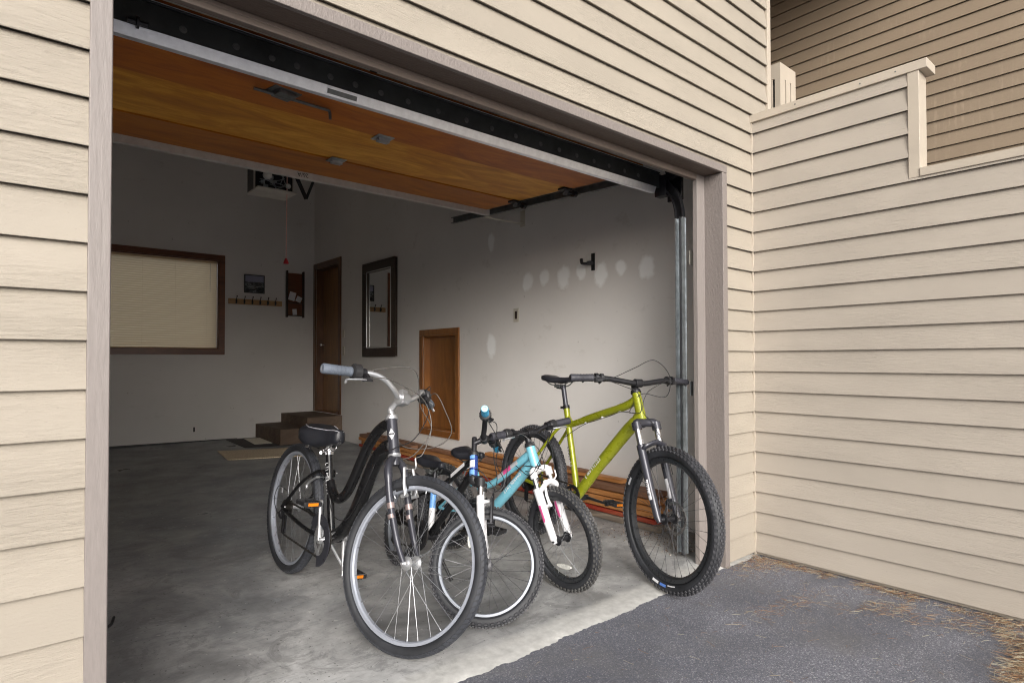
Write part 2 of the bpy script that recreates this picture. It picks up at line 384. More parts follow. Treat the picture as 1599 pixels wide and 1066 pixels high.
    def build(s, name, mats, parent=None, smooth=True, bevel=0., angle=35, **props):
        me = bpy.data.meshes.new(name); me.from_pydata([tuple(v) for v in s.v], [], s.f)
        if not isinstance(mats, (list, tuple)): mats = [mats]
        for m in mats: me.materials.append(m)
        if len(mats) > 1: me.polygons.foreach_set('material_index', s.mi)
        if smooth:
            me.polygons.foreach_set('use_smooth', [True] * len(me.polygons)); me.set_sharp_from_angle(angle=rad(angle))
        me.update()
        o = bpy.data.objects.new(name, me); COL.objects.link(o)
        if parent: o.parent = parent
        if bevel:
            bv = o.modifiers.new('bevel', 'BEVEL'); bv.width = bevel; bv.segments = 2; bv.limit_method = 'ANGLE'; bv.angle_limit = rad(40)
        for k, v in props.items(): o[k] = v
        return o
def spline(pts, n=8):
    P = [Vector(p) for p in pts]; P = [P[0] * 2 - P[1]] + P + [P[-1] * 2 - P[-2]]; out = []
    for i in range(1, len(P) - 2):
        for k in range(n):
            t = k / n; a, b, c, d = P[i - 1:i + 3]
            out.append(.5 * ((2 * b) + (c - a) * t + (2 * a - 5 * b + 4 * c - d) * t * t + (3 * b - a - 3 * c + d) * t ** 3))
    out.append(P[-2]); return out
def thing(name, label, cat, loc=(0, 0, 0), rotz=0., group=None):
    o = bpy.data.objects.new(name, None); COL.objects.link(o); o.location = loc; o.rotation_euler = (0, 0, rotz); o.empty_display_size = .1
    o['label'] = label; o['category'] = cat
    if group: o['group'] = group
    return o
def tag(o, label, cat, group=None):
    o['label'] = label; o['category'] = cat
    if group: o['group'] = group
    return o
def text(body, size, mat, mtx, parent=None, name='lettering', ext=.0006, align='CENTER'):
    cu = bpy.data.curves.new(name, 'FONT'); cu.body = body; cu.size = size; cu.extrude = ext; cu.align_x = align; cu.align_y = 'CENTER'
    tmp = bpy.data.objects.new('tmp', cu); COL.objects.link(tmp)
    dg = bpy.context.evaluated_depsgraph_get(); me = bpy.data.meshes.new_from_object(tmp.evaluated_get(dg))
    bpy.data.objects.remove(tmp); me.materials.clear(); me.materials.append(mat); me.transform(mtx)
    o = bpy.data.objects.new(name, me); COL.objects.link(o)
    if parent: o.parent = parent
    return o
def basis(o, x, y):
    x = Vector(x).normalized(); z = x.cross(Vector(y)).normalized(); y = z.cross(x)
    m = Matrix((x, y, z)).transposed().to_4x4(); m.translation = Vector(o); return m

YF = 1.748          # plane of the front wall
XS = 3.32           # plane of the outside wall on the right
XR = 3.40           # inner face of the garage's right wall
YB = 8.50           # inner face of the back wall
OX0, OX1, OZ = .19, 2.971, 2.150        # door opening
def zf(y): return 0. if y < 3.5 else .017 * (y - 3.5)

# ------------------------------------------------------------------ ground
g = MB(); g.quad((-60, -60, -.012), (70, -60, -.012), (70, 90, -.012), (-60, 90, -.012)); g.build('driveway', M['asphalt'], smooth=False, kind='structure')
g = MB()
ys = [1.735, 1.75, 1.79, 1.90, 3.5, 5, 8.7]
for (x0, x1) in ((-.35, 3.62),):
    n = 420; rows = []
    for y in ys:
        row = []
        for i in range(n + 1):
            x = x0 + (x1 - x0) * i / n
            jx = (random.uniform(-.005, .005) + .004 * math.sin(x * 37) + .005 * math.sin(x * 11.3) if y < 1.74 else random.uniform(-.003, .003) if y < 1.76 else 0)
            z = zf(y) + {1.735: -.011, 1.75: -.0075, 1.79: -.003}.get(y, 0)
            row.append(Vector((x, y + jx, z)))
        rows.append(row)
    g.loft(rows, closed=False)
g.build('garage_floor', M['concrete'], kind='structure')

# ------------------------------------------------------------------ siding
def lap_boards(mb, axis, const, side, u0, u1, z0, z1, u_at=None):
    """clapboards on the plane axis=const facing -axis; courses of PITCH; clipped to u0..u1, z0..z1"""
    k = math.floor((z0 - Z0) / PITCH)
    while Z0 + k * PITCH < z1 - 1e-4:
        a = Z0 + k * PITCH; b = a + PITCH; za = max(a, z0); zb = min(b, z1)
        if zb - za > .004:
            off = lambda z: -.0145 + .0160 * (z - a) / PITCH
            pr = [(.0165, za + .007), (off(za) + .009, za + .006), (off(za) + .0065, za + .0012), (off(za) + .001, za - .0004), (off(za), za + .0012), (off(zb), zb), (.0165, zb + (.006 if zb > b - 1e-4 else 0))] if za < a + 2e-3 else [(.016, za), (off(za), za), (off(zb), zb), (.016, zb)]
            if zb < b - 1e-4: pass
            ring = lambda u: [Vector((u, const + d, z)) if axis == 'Y' else Vector((const + d, u, z)) for d, z in pr]
            r0, r1 = ring(u0), ring(u1)
            mb.loft([r0, r1])
        k += 1
hw = thing('house_front_wall', 'cream clapboard front wall around the wide open garage doorway', 'wall')
s = MB()
lap_boards(s, 'Y', YF, -1, -3.2, .1445, Z0, 2.1905)
lap_boards(s, 'Y', YF, -1, 3.0165, XS - .012, Z0, 2.1905)
lap_boards(s, 'Y', YF, -1, -3.2, XS - .012, 2.1905, Z0 + 22 * PITCH)
lap_boards(s, 'Y', YF, -1, -3.2, 3.497, Z0 + 22 * PITCH, 5.2)
s.build('siding', M['siding_front_dimmed'], hw, angle=20)
s = MB(); s.box((3.499, YF - .016, 2.5605), (3.54, YF + .10, 5.2)); s.build('corner_board', M['trim_beige'], hw, bevel=.002)
s = MB()   # solid core of the wall behind the boards
for lo, hi in (((-3.2, YF + .017, -.01), (.10, 1.90, 5.2)), ((3.05, YF + .017, -.01), (3.60, 1.90, 2.55)), ((.10, YF + .017, 2.20), (3.05, 1.90, 5.2)), ((3.05, YF + .017, 2.55), (3.498, 1.90, 5.2)), ((3.62, 1.9005, 1.99), (3.66, 5.2, 5.35)), ((-.42, 1.9005, 4.3), (3.6195, 5.2, 5.35))):
    s.box(lo, hi)
s.build('wall_core', M['core'], hw, smooth=False)
# door frame: casing, jambs, stops
YC = YF - .018
s = MB(); s.box((.1445, YC, -.008), (OX0, 1.86, OZ - .0015)); s.build('left_jamb', M['trim_taupe'], hw, bevel=.0025)
s = MB(); s.box((OX1, YC, -.008), (3.0165, 1.86, OZ - .0015)); s.build('right_jamb', M['trim_taupe_rough'], hw, bevel=.0025)
s = MB(); s.box((.1445, YC - .001, OZ - .001), (3.0165, YC + .019, 2.1905)); s.build('head_casing', M['trim_taupe_rough'], hw, bevel=.0025)
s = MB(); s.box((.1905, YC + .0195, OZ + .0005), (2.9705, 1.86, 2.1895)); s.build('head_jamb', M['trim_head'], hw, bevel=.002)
s = MB(); s.box((2.893, 1.842, -.004), (OX1 - .0005, 1.868, OZ - .001)); s.box((2.955, 1.8405, -.004), (2.963, 1.8425, OZ - .05)); s.build('right_stop', M['trim_taupe'], hw, bevel=.002)
s = MB(); s.box((OX0 + .0005, 1.842, -.004), (.203, 1.868, OZ - .001)); s.build('left_stop', M['trim_taupe'], hw, bevel=.002)
s = MB(); s.box((.2035, 1.843, OZ - .032), (2.8925, 1.869, OZ - .0005)); s.box((.2035, 1.840, OZ - .014), (2.8925, 1.8428, OZ - .0005)); s.build('head_stop', M['trim_stop'], hw, bevel=.002)

sw = thing('side_wall', 'cream clapboard side wall with a stepped capped parapet, right of the garage', 'wall')
s = MB()
lap_boards(s, 'X', XS, -1, -4.5, YF - .012, Z0, 1.992)
lap_boards(s, 'X', XS, -1, .9425, YF - .012, 1.992, 2.507)
s.build('siding', M['siding'], sw, angle=20)
s = MB(); s.box((XS + .017, -4.5, -.01), (XS + .095, YF + .10, 1.99)); s.box((XS + .017, .9425, 1.99), (XS + .095, YF + .016, 2.506)); s.build('wall_core', M['trim_beige'], sw, smooth=False)
s = MB(); s.box((3.300, .858, 2.508), (3.432, YF - .0005, 2.553)); s.build('upper_cap', M['trim_beige'], sw, bevel=.002)
s = MB(); s.box((3.300, -4.5, 1.993), (3.432, .8930, 2.034)); s.build('lower_cap', M['trim_beige'], sw, bevel=.002)
s = MB(); s.box((3.306, .8935, 1.993), (3.418, .9420, 2.5075)); s.build('end_post', M['trim_beige'], sw, bevel=.002)
s = MB(); s.box((XS - .0125, YF - .0125, -.005), (XS - .0015, YF - .0015, 2.5075)); s.build('inside_corner_bead', M['trim_beige'], sw, bevel=.001)
s = MB()
for (y, z) in ((1.48, 2.532), (1.15, 2.529), (.99, 2.531)): s.cyl((3.2985, y, z), (3.302, y, z), .004, n=8)
s.build('nail_heads', M['steel_dark'], sw)

fw = thing('stairwell_wall', 'shaded tan clapboard wall far behind the parapet, streaked with brush marks', 'wall')
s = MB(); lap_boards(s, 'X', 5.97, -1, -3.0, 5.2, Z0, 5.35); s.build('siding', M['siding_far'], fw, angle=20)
s = MB(); s.box((5.987, -3., -.01), (6.1, 5.2, 5.35)); s.build('wall_core', M['core'], fw, smooth=False)
rf = thing('porch_soffit', 'dark roof soffit over the stairwell behind the parapet', 'roof')
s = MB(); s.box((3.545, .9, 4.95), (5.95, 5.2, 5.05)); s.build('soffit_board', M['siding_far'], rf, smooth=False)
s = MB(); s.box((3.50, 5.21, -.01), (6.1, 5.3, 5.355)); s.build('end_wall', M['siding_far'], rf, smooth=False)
s = MB(); s.box((3.61, 1.91, 1.90), (5.96, 5.2, 1.98)); tag(s.build('upper_landing', M['step'], smooth=False), 'brown wooden landing floor behind the parapet', 'landing')
bx = thing('slatted_box', 'small cream wooden box with vertical slots standing behind the parapet cap', 'box', (3.9, 1.845, 1.98))
def slotted(mb, x0, x1, y0, y1, slots, h, face):
    pass
s = MB()
H = 1.125; W = .225; D = .08; t = .012
def panel_with_slots(mb, along, L, at, nslots):
    edges = [0]; sw_ = .017
    for i in range(nslots):
        c = L * (i + 1) / (nslots + 1); edges += [c - sw_ / 2, c + sw_ / 2]
    edges.append(L)
    for i in range(0, len(edges) - 1):
        a, b = edges[i], edges[i + 1]
        zz = [(0, H)] if i % 2 == 0 else [(0, .55), (H - .10, H)]
        for z0, z1 in zz:
            if along == 'X': mb.box((a, at, z0), (b, at + t, z1))
            else: mb.box((at, a, z0), (at + t, b, z1))
panel_with_slots(s, 'X', W, 0, 2); 
s.build('front_panel', M['trim_beige'], bx, smooth=False)
s = MB(); panel_with_slots(s, 'Y', D - t - .001, 0, 1)
for i in range(len(s.v)): s.v[i] = s.v[i] + Vector((0, t + .0005, 0))
s.build('side_panel', M['trim_beige'], bx, smooth=False)
s = MB(); s.box((W - t, t + .0005, 0), (W, D - t - .001, H)); s.build('side_panel', M['trim_beige'], bx, smooth=False)
s = MB(); s.box((0, D - t, 0), (W, D, H)); s.build('back_panel', M['black'], bx, smooth=False)

# ------------------------------------------------------------------ garage interior
def wall_holes(mb, axis, const, thick, u0, u1, v0, v1, holes):
    us = sorted({u0, u1, *[h[0] for h in holes], *[h[1] for h in holes]}); vs = sorted({v0, v1, *[h[2] for h in holes], *[h[3] for h in holes]})
    for i in range(len(us) - 1):
        for j in range(len(vs) - 1):
            uc, vc = (us[i] + us[i + 1]) / 2, (vs[j] + vs[j + 1]) / 2
            if any(h[0] < uc < h[1] and h[2] < vc < h[3] for h in holes): continue
            if axis == 'X': mb.box((const, us[i], vs[j]), (const + thick, us[i + 1], vs[j + 1]))
            else: mb.box((us[i], const, vs[j]), (us[i + 1], const + thick, vs[j + 1]))
CH = 4.1
WX0, WX1, WZ0, WZ1 = .76, 2.118, 1.276, 2.441      # window opening
bw = thing('garage_back_wall', 'shadowed off-white back wall of the garage with the blind-covered window', 'wall')
s = MB(); wall_holes(s, 'Y', YB, .14, -.42, XR + .2, -.02, CH, [(WX0, WX1, WZ0, WZ1)]); s.build('wall_panel', M['wall'], bw, smooth=False)
wn = MB()
c = .072
for lo, hi in (((WX0 - c, YB - .018, WZ0 - c), (WX1 + c, YB - .0005, WZ0)), ((WX0 - c, YB - .018, WZ1), (WX1 + c, YB - .0005, WZ1 + c)),
               ((WX0 - c, YB - .018, WZ0 + .0005), (WX0, YB - .0005, WZ1 - .0005)), ((WX1, YB - .018, WZ0 + .0005), (WX1 + c, YB - .0005, WZ1 - .0005))): wn.box(lo, hi)
for lo, hi in (((WX0, YB, WZ0), (WX0 + .012, YB + .139, WZ1)), ((WX1 - .012, YB, WZ0), (WX1, YB + .139, WZ1)), ((WX0 + .013, YB, WZ0), (WX1 - .013, YB + .139, WZ0 + .012)), ((WX0 + .013, YB, WZ1 - .012), (WX1 - .013, YB + .139, WZ1))): wn.box(lo, hi)
win = wn.build('window', M['casing_h'], bw, bevel=.002)
s = MB(); s.box((WX0 + .02, YB + .10, WZ0 + .02), (WX1 - .02, YB + .104, WZ1 - .02)); s.build('pane', M['glass'], win, smooth=False)
bl = thing('window_blind', 'closed cream horizontal slat blind filling the back window', 'blind', (0, 0, 0))
s = MB(); z = WZ0 + .04; dzs = .0285
while z < WZ1 - .04:
    a = rad(60); w = .0222; dy, dzz = math.cos(a) * w, math.sin(a) * w
    y = YB + .045
    s.add([(WX0 + .016, y - dy, z + dzz), (WX1 - .016, y - dy, z + dzz), (WX1 - .016, y - .0045, z - .003), (WX0 + .016, y - .0045, z - .003), (WX1 - .016, y + dy, z - dzz), (WX0 + .016, y + dy, z - dzz)], [(0, 1, 2, 3), (3, 2, 4, 5)])
    z += dzs
s.build('slats', M['blind'], bl, smooth=False)
s = MB(); s.box((WX0 + .014, YB + .03, WZ1 - .04), (WX1 - .014, YB + .06, WZ1 - .014)); s.build('headrail', M['blind'], bl, bevel=.002)
s = MB(); s.box((WX0 + .014, YB + .036, WZ0 + .013), (WX1 - .014, YB + .056, WZ0 + .026)); s.build('bottom_rail', M['blind'], bl, bevel=.002)
s = MB()
for x in (WX1 - .14, WX1 - .50, WX1 - .86): s.cyl((x, YB + .031, WZ0 + .03), (x, YB + .031, WZ1 - .03), .0012, n=6)
s.build('ladder_cords', M['blind'], bl)
s = MB(); s.cyl((WX1 - .10, YB + .025, WZ1 - .42), (WX1 - .10, YB + .025, WZ1 - .04), .003, n=8); s.build('tilt_wand', M['plate'], bl)

DY0, DY1, DZ0, DZ1 = 7.645, 8.42, .40, 2.44         # house door hole
CY0, CY1, CZ0, CZ1 = 4.895, 5.505, .40, 1.385       # low access door hole
rw = thing('garage_right_wall', 'off-white right interior wall with filler patches and a low access door', 'wall')
s = MB(); wall_holes(s, 'X', XR, .2, 1.9, YB - .0005, -.02, CH, [(DY0, DY1, DZ0, DZ1), (CY0, CY1, CZ0, CZ1)]); s.build('wall_panel', M['wall'], rw, smooth=False)
def casing(name, y0, y1, z0, z1, c, mat, bottom, depth, pm):
    s = MB()
    s.box((XR - .017, y0 - c, z1), (XR - .0005, y1 + c, z1 + c)); s.box((XR - .017, y0 - c, z0 if not bottom else z0), (XR - .0005, y0, z1 - .0005)); s.box((XR - .017, y1, z0), (XR - .0005, y1 + c, z1 - .0005))
    if bottom: s.box((XR - .019, y0 - c, z0 - c), (XR - .0005, y1 + c, z0 - .0005))
    s.box((XR, y0, z0 + .013), (XR + depth, y0 + .014, z1 - .0145)); s.box((XR, y1 - .014, z0 + .013), (XR + depth, y1, z1 - .0145)); s.box((XR, y0, z1 - .014), (XR + depth, y1, z1)); s.box((XR, y0, z0), (XR + depth, y1, z0 + .0125))
    return s
s = casing('d', DY0, DY1, DZ0, DZ1, .075, None, False, .19, None); d = s.build('house_door', M['door_wood_dk'], rw, bevel=.0015)
s = MB(); s.box((XR + .10, DY0 + .015, DZ0 + .014), (XR + .14, DY1 - .015, DZ1 - .016)); s.build('door_leaf', M['door_wood'], d, bevel=.0015)
s = MB(); s.cyl((XR + .10, DY1 - .08, 1.35), (XR + .06, DY1 - .08, 1.35), .012); s.ball((XR + .045, DY1 - .08, 1.35), .026); s.build('door_knob', M['chrome'], d)
s = casing('c', CY0, CY1, CZ0, CZ1, .062, None, True, .15, None); d = s.build('access_door', M['crawl'], rw, bevel=.0015)
s = MB(); s.box((XR + .075, CY0 + .015, CZ0 + .014), (XR + .095, CY1 - .015, CZ1 - .016)); s.build('door_leaf', M['crawl'], d, bevel=.0015)
s = MB(); s.cyl((XR + .075, CY0 + .06, .90), (XR + .055, CY0 + .06, .90), .006); s.ball((XR + .050, CY0 + .06, .90), .013); s.build('door_knob', M['alloy'], d)
lw = MB(); lw.box((-.42, 1.9005, -.02), (-.30, YB, CH)); tag(lw.build('garage_left_wall', M['wall'], smooth=False), 'off-white left interior wall of the garage, hidden beside the jamb', 'wall')
iw = MB(); wall_holes(iw, 'Y', 1.9005, .012, -.299, XR - .0005, -.02, CH, [(.17, 2.99, -.05, 2.19)]); tag(iw.build('garage_inner_front_wall', M['wall'], smooth=False), 'inner face of the garage front wall beside the door track', 'wall')
cl = MB(); cl.box((-.42, 1.91, CH + .0005), (XR + .2, YB + .14, CH + .15)); tag(cl.build('garage_ceiling', M['ceil'], smooth=False), 'dark garage ceiling high above the raised door', 'ceiling')
s = MB(); s.loft([[Vector((-.29, YB - y_, zf(YB) - .01)) , Vector((-.29, YB - y_, .135)), Vector((2.35, YB - y_, .092)), Vector((2.35, YB - y_, zf(YB) - .01))] for y_ in (.006, -.0)]); s.build('base_shadow_strip', M['black'], bw, smooth=False)  # black strip standing in for the shadowed gap under the wall
# hole in the plaster
s = MB(); s.box((1.826, YB - .002, .215), (1.846, YB + .0005, .275)); s.build('plaster_hole', M['black'], bw)

# wall furnishings
tp = thing('wall_mirror', 'tall rectangular mirror in a dark carved wooden frame on the right wall', 'mirror', (XR - .001, 6.065, 1.172))
s = MB(); L, Hm, c = .82, 1.14, .115
for lo, hi in (((-.03, 0, 0), (0, L, c)), ((-.03, 0, Hm - c), (0, L, Hm)), ((-.03, 0, c + .0005), (0, c, Hm - c - .0005)), ((-.03, L - c, c + .0005), (0, L, Hm - c - .0005))): s.box(lo, hi)
s.box((-.036, -.005, -.005), (-.0305, L + .005, .012)); s.box((-.036, -.005, Hm - .012), (-.0305, L + .005, Hm + .005)); s.box((-.036, -.005, .0125), (-.0305, .012, Hm - .0125)); s.box((-.036, L - .012, .0125), (-.0305, L + .005, Hm - .0125))
s.build('frame', M['dark_wood'], tp, bevel=.004)
s = MB()
for lo, hi in (((-.033, c - .014, c - .014), (-.0305, L - c + .014, c - .002)), ((-.033, c - .014, Hm - c + .002), (-.0305, L - c + .014, Hm - c + .014)), ((-.033, c - .014, c - .0015), (-.0305, c - .002, Hm - c + .0015)), ((-.033, L - c + .002, c - .0015), (-.0305, L - c + .014, Hm - c + .0015))): s.box(lo, hi)
s.build('beading', M['alloy'], tp)
s = MB(); s.box((-.012, c - .003, c - .003), (-.008, L - c + .003, Hm - c + .003)); s.build('glass', M['mirror'], tp, smooth=False)

tp = thing('framed_picture', 'small framed seascape photograph above the coat rack', 'picture', (2.43, YB, 2.043))
s = MB(); L, Hm, c = .265, .25, .012
for lo, hi in (((0, -.02, 0), (L, -.001, c)), ((0, -.02, Hm - c), (L, -.001, Hm)), ((0, -.02, c), (c, -.001, Hm - c)), ((L - c, -.02, c), (L, -.001, Hm - c))): s.box(lo, hi)
s.build('frame', M['black'], tp)
s = MB(); s.box((c, -.012, c), (L - c, -.002, Hm - c)); s.build('print', M['picture'], tp, smooth=False)
tp = thing('coat_rack', 'pine board with six dark coat hooks beneath the picture', 'coat rack', (2.232, YB, 1.882))
s = MB(); s.box((0, -.02, 0), (.70, -.001, .072)); s.build('board', M['rack'], tp, bevel=.003)
for i in range(6):
    x = .095 + i * .102; s = MB()
    s.tube(spline([(x, -.02, .02), (x, -.045, .015), (x, -.06, .035), (x, -.055, .055)], 5), .0055, 8); s.tube(spline([(x, -.02, .05), (x, -.04, .07), (x, -.065, .10)], 5), .0055, 8); s.ball((x, -.066, .103), .009, 8); s.box((x - .008, -.026, .005), (x + .008, -.02, .062))
    s.build('hook', M['black_metal'], tp)
tp = thing('wooden_wall_shelf', 'narrow dark red-brown wooden sled-like rack holding pale papers by the corner', 'rack', (2.985, YB, 1.735))
for x in (0, .232):
    s = MB(); s.box((x, -.05, 0), (x + .022, -.001, .66)); s.build('side_rail', M['dark_wood'], tp, bevel=.003)
s = MB(); s.box((.023, -.012, .02), (.231, -.002, .63)); s.build('back_board', M['casing_h'], tp)
for z in (.20, .02):
    s = MB(); s.box((.0225, -.048, z), (.2315, -.0125, z + .012)); s.build('shelf', M['dark_wood'], tp)
for lo_, hi_, an, lb in (((.04, -.03, .24), (.13, -.026, .36), 14, 'large pale paper tilted on the upper shelf of the dark wall rack'), ((.14, -.036, .22), (.215, -.032, .30), 25, 'smaller pale paper beside the large one in the dark wall rack'), ((.09, -.03, .036), (.15, -.026, .12), -5, 'pale card on the lowest shelf of the dark wall rack')):
    s = MB(); s.box(lo_, hi_, Matrix.Rotation(rad(an), 3, 'Y')); tag(s.build('folded_paper', M['white_decal'], None, smooth=False), lb, 'paper').location = (2.985, YB, 1.735)
tp = thing('light_switch', 'cream wall switch plate with a dark rocker on the right wall', 'switch', (XR, 3.97, 1.517))
s = MB(); s.box((-.006, -.036, -.06), (-.0005, .036, .06)); s.build('plate', M['plate'], tp, bevel=.002)
s = MB(); s.box((-.009, -.013, -.034), (-.0065, .013, .034)); s.build('rocker', M['dark_wood'], tp, bevel=.001)
for (y, z, lab, cat) in ((7.50, 1.48, 'cream switch plate beside the brown house door', 'switch'), (7.49, 1.25, 'small cream control button below the switch by the house door', 'switch')):
    s = MB(); s.box((XR - .007, y - .03, z - .05), (XR - .0005, y + .03, z + .05)) if z > 1.4 else s.box((XR - .012, y - .02, z - .06), (XR - .0005, y + .02, z + .06))
    tag(s.build('switch_plate' if z > 1.4 else 'opener_button', M['plate'], bevel=.002), lab, cat)
tp = thing('wall_hook', 'black iron storage hook screwed to the right wall above the filler patches', 'hook', (XR, 3.066, 1.87))
tp.scale = (.80, .66, .66)
s = MB(); s.box((-.008, -.028, -.10), (-.0005, .028, .10)); s.build('back_plate', M['black_metal'], tp, bevel=.006)
s = MB(); s.bar((-.008, 0, -.01), (-.06, .03, -.02), .045, .045); s.tube(spline([(-.05, .03, -.02), (-.075, .06, -.022), (-.085, .085, -.01), (-.08, .10, .035)], 6), .018, 10); s.build('hook_arm', M['black_metal'], tp)

# steps, mats
s = MB(); s.box((2.59, 7.53, .06), (XR - .001, YB - .0005, .268)); tag(s.build('lower_step', M['step'], bevel=.004), 'lower broad brown step in the far corner', 'step')
s = MB(); s.box((2.93, 7.535, .2685), (XR - .001, YB - .0005, .392)); tag(s.build('upper_step', M['step'], bevel=.004), 'upper brown step below the house door', 'step')
def mat_obj(name, pts, h, m, label):
    s = MB(); lo = [Vector((x, y, zf(y) + .002)) for x, y in pts]; hi = [p + Vector((0, 0, h)) for p in lo]
    s.loft([lo, hi]); return tag(s.build(name, m, bevel=.002), label, 'mat')
mat_obj('floor_mat', [(1.81, 6.86), (2.62, 6.60), (2.72, 7.22), (1.87, 7.52)], .010, M['coir'], 'tan speckled door mat on the floor, nearest to the bicycles')
mat_obj('floor_mat', [(2.20, 7.62), (2.86, 7.44), (2.90, 8.3), (2.20, 8.44)], .006, M['dark_mat'], 'dark rubber mat under the pale mat by the steps')
o = mat_obj('floor_mat', [(2.36, 7.78), (2.57, 7.76), (2.585, 8.30), (2.40, 8.34)], .006, M['stone_mat'], 'pale flat mat lying on the dark mat by the steps'); o.location.z = .0066
s = MB(); s.tube(spline([(.29, 2.98, .006), (.325, 3.02, .008), (.35, 3.06, .006), (.365, 3.11, .014)], 6), .006, 8); tag(s.build('dark_strap', M['black']), 'short dark strap lying on the floor by the left jamb', 'strap')

# lumber
def plank(y0, y1, x0, x1, z0, z1, mat, label, tw=0., group='planks stacked along the right wall', endm=None):
    s = MB(); n = 8; rings = []
    for i in range(n + 1):
        y = y0 + (y1 - y0) * i / n; bow = .003 * math.sin(i * 1.7 + z0 * 90); sh = tw * (y - y0) / max(.1, y1 - y0)
        rings.append([Vector((x0 + sh, y, z0 + zf(y) + .3 * bow)), Vector((x1 + sh, y, z0 + zf(y) + .3 * bow)), Vector((x1 + sh, y, z1 + zf(y) + .3 * bow)), Vector((x0 + sh, y, z1 + zf(y) + .3 * bow))])
    s.loft(rings)
    if endm:
        s.m = 1; s.box((x0 + .004, y0 - .003, z0 + zf(y0) + .004), (x1 - .004, y0 - .0005, z1 + zf(y0) - .004))
    o = s.build('plank', [mat, endm] if endm else mat, bevel=.0025); return tag(o, label, 'plank', group)
ordn = ['bottom', 'second', 'third', 'fourth', 'fifth', 'sixth', 'seventh']
zz = .002
near = [(.040, 'plank_grey'), (.028, 'plank_red'), (.034, 'plank_tan'), (.034, 'plank_tan'), (.034, 'plank_tan'), (.034, 'plank_brown')]
desc = ['weathered grey', 'red-painted', 'tan', 'orange-tan', 'tan', 'brown']
for i, (h, m) in enumerate(near):
    plank(2.335 + .03 * (i % 3), (4.62 if i > 3 else 6.60) + .05 * (i % 2), 3.205 + .006 * ((i * 7) % 3), 3.375 + .004 * (i % 2), zz, zz + h, M[m], f'{desc[i]} plank, {ordn[i]} from the floor in the plank stack along the right wall'); zz += h + .007
plank(2.72, 4.30, 3.30, 3.37, zz + .001, zz + .028, M['plank_tan'], 'short tan board lying on top of the stack behind the lime bike', endm=M['plank_tan'])
plank(3.05, 3.62, 3.30, 3.345, zz + .0295, zz + .05, M['plank_brown'], 'small brown offcut on the very top of the plank stack')
zz = .002 + sum(h + .007 for h, _ in near[:4])
plank(4.80, 6.66, 3.315, 3.375, zz, zz + .034, M['plank_brown'], 'brown batten with a pale sawn end lying below the access door', endm=M['yellow_end'])
plank(5.45, 6.64, 3.21, 3.30, zz, zz + .03, M['plank_brown'], 'short wide brown plank on the far end of the stack, nearest the steps')
s = MB(); s.lathe((3.37, 4.62, .0), (0, 0, 1), [(.045, .20), (.05, .235), (.05, .262), (.0, .262)], 20); 
s = MB(); s.lathe((3.345, 3.20 + .1, zz), (0, 0, 1), [(.030, .04), (.036, .075), (.036, .095), (.032, .10), (.0, .10)], 20, capends=True); tag(s.build('paint_can_lid', M['black_metal']), 'small dark round tin standing on the planks', 'tin')
# wheel rubbish at the bottom of the track
deb = MB(); rnd = random.Random(3)
for i in range(420):
    if i < 240: x = rnd.gauss(3.17, .07); y = rnd.gauss(2.28, .17)
    elif i < 340: x = rnd.uniform(2.9, 3.2); y = rnd.gauss(2.05, .12)
    else: x = rnd.gauss(3.02, .06); y = rnd.uniform(2.4, 3.3)
    r = rnd.uniform(.002, .007); z = zf(y)
    if y < 1.93: continue
    a = rnd.random() * PI; c_, s_ = math.cos(a) * r, math.sin(a) * r
    deb.add([(x - c_, y - s_, z), (x + s_, y - c_, z), (x + c_, y + s_, z), (x, y, z + r * rnd.uniform(.5, 1))], [(0, 1, 3), (1, 2, 3), (2, 0, 3)])
o = deb.build('leaf_litter', M['duff'], smooth=False); o['kind'] = 'stuff'; o['label'] = 'dirt and leaf crumbs gathered around the foot of the door track'; o['category'] = 'litter'

# ------------------------------------------------------------------ overhead door, tracks, opener
gd = thing('overhead_garage_door', 'raised sectional garage door showing its varnished wood inside face', 'garage door')
def dz(y): return 2.215 + (y - 2.125) / 1.475 * .065
segs = [(2.135, 2.700, 'ply_a', .0), (2.706, 3.235, 'ply_b', .006), (3.241, 3.62, 'ply_c', .0)]
for (y0, y1, m, up) in segs:
    s = MB(); x0, x1 = .215, 2.80
    vs = [(x0, y0, dz(y0) + up), (x1, y0, dz(y0) + up), (x1, y1, dz(y1) + up), (x0, y1, dz(y1) + up)]
    top = [Vector(v) + Vector((0, 0, .040)) for v in vs]
    s.loft([[Vector(v) for v in vs], top]); s.build('door_panel', M[m], gd, smooth=False)
s = MB(); s.loft([[Vector((x, 2.0900, 2.129)), Vector((x, 2.1035, 2.0955)), Vector((x, 2.127, 2.0955)), Vector((x, 2.127, 2.129))] for x in (.212, 2.865)]); rail = s.build('bottom_rail', M['steel_rail'], gd, bevel=.001)
Rr = Matrix.Rotation(rad(22), 3, 'X'); pv_ = (.94, 2.0965, 2.111)
s = MB(); s.box((.885, 2.0950, 2.102), (1.0, 2.0962, 2.119), Rr, pv_); s.build('finger_slot', M['steel_dark'], rail)
s = MB(); s.box((.882, 2.0925, 2.1190), (1.003, 2.0968, 2.1225), Rr, pv_); s.box((.882, 2.0935, 2.0990), (1.003, 2.0968, 2.1015), Rr, pv_); s.build('slot_lip', M['steel_rail'], rail)
s = MB(); s.box((.212, 2.094, 2.1295), (2.90, 2.134, 2.213)); s.box((.212, 2.088, 2.2135), (2.90, 2.134, 2.219)); wsd = s.build('weather_strip', M['oldrubber'], gd, bevel=.002)
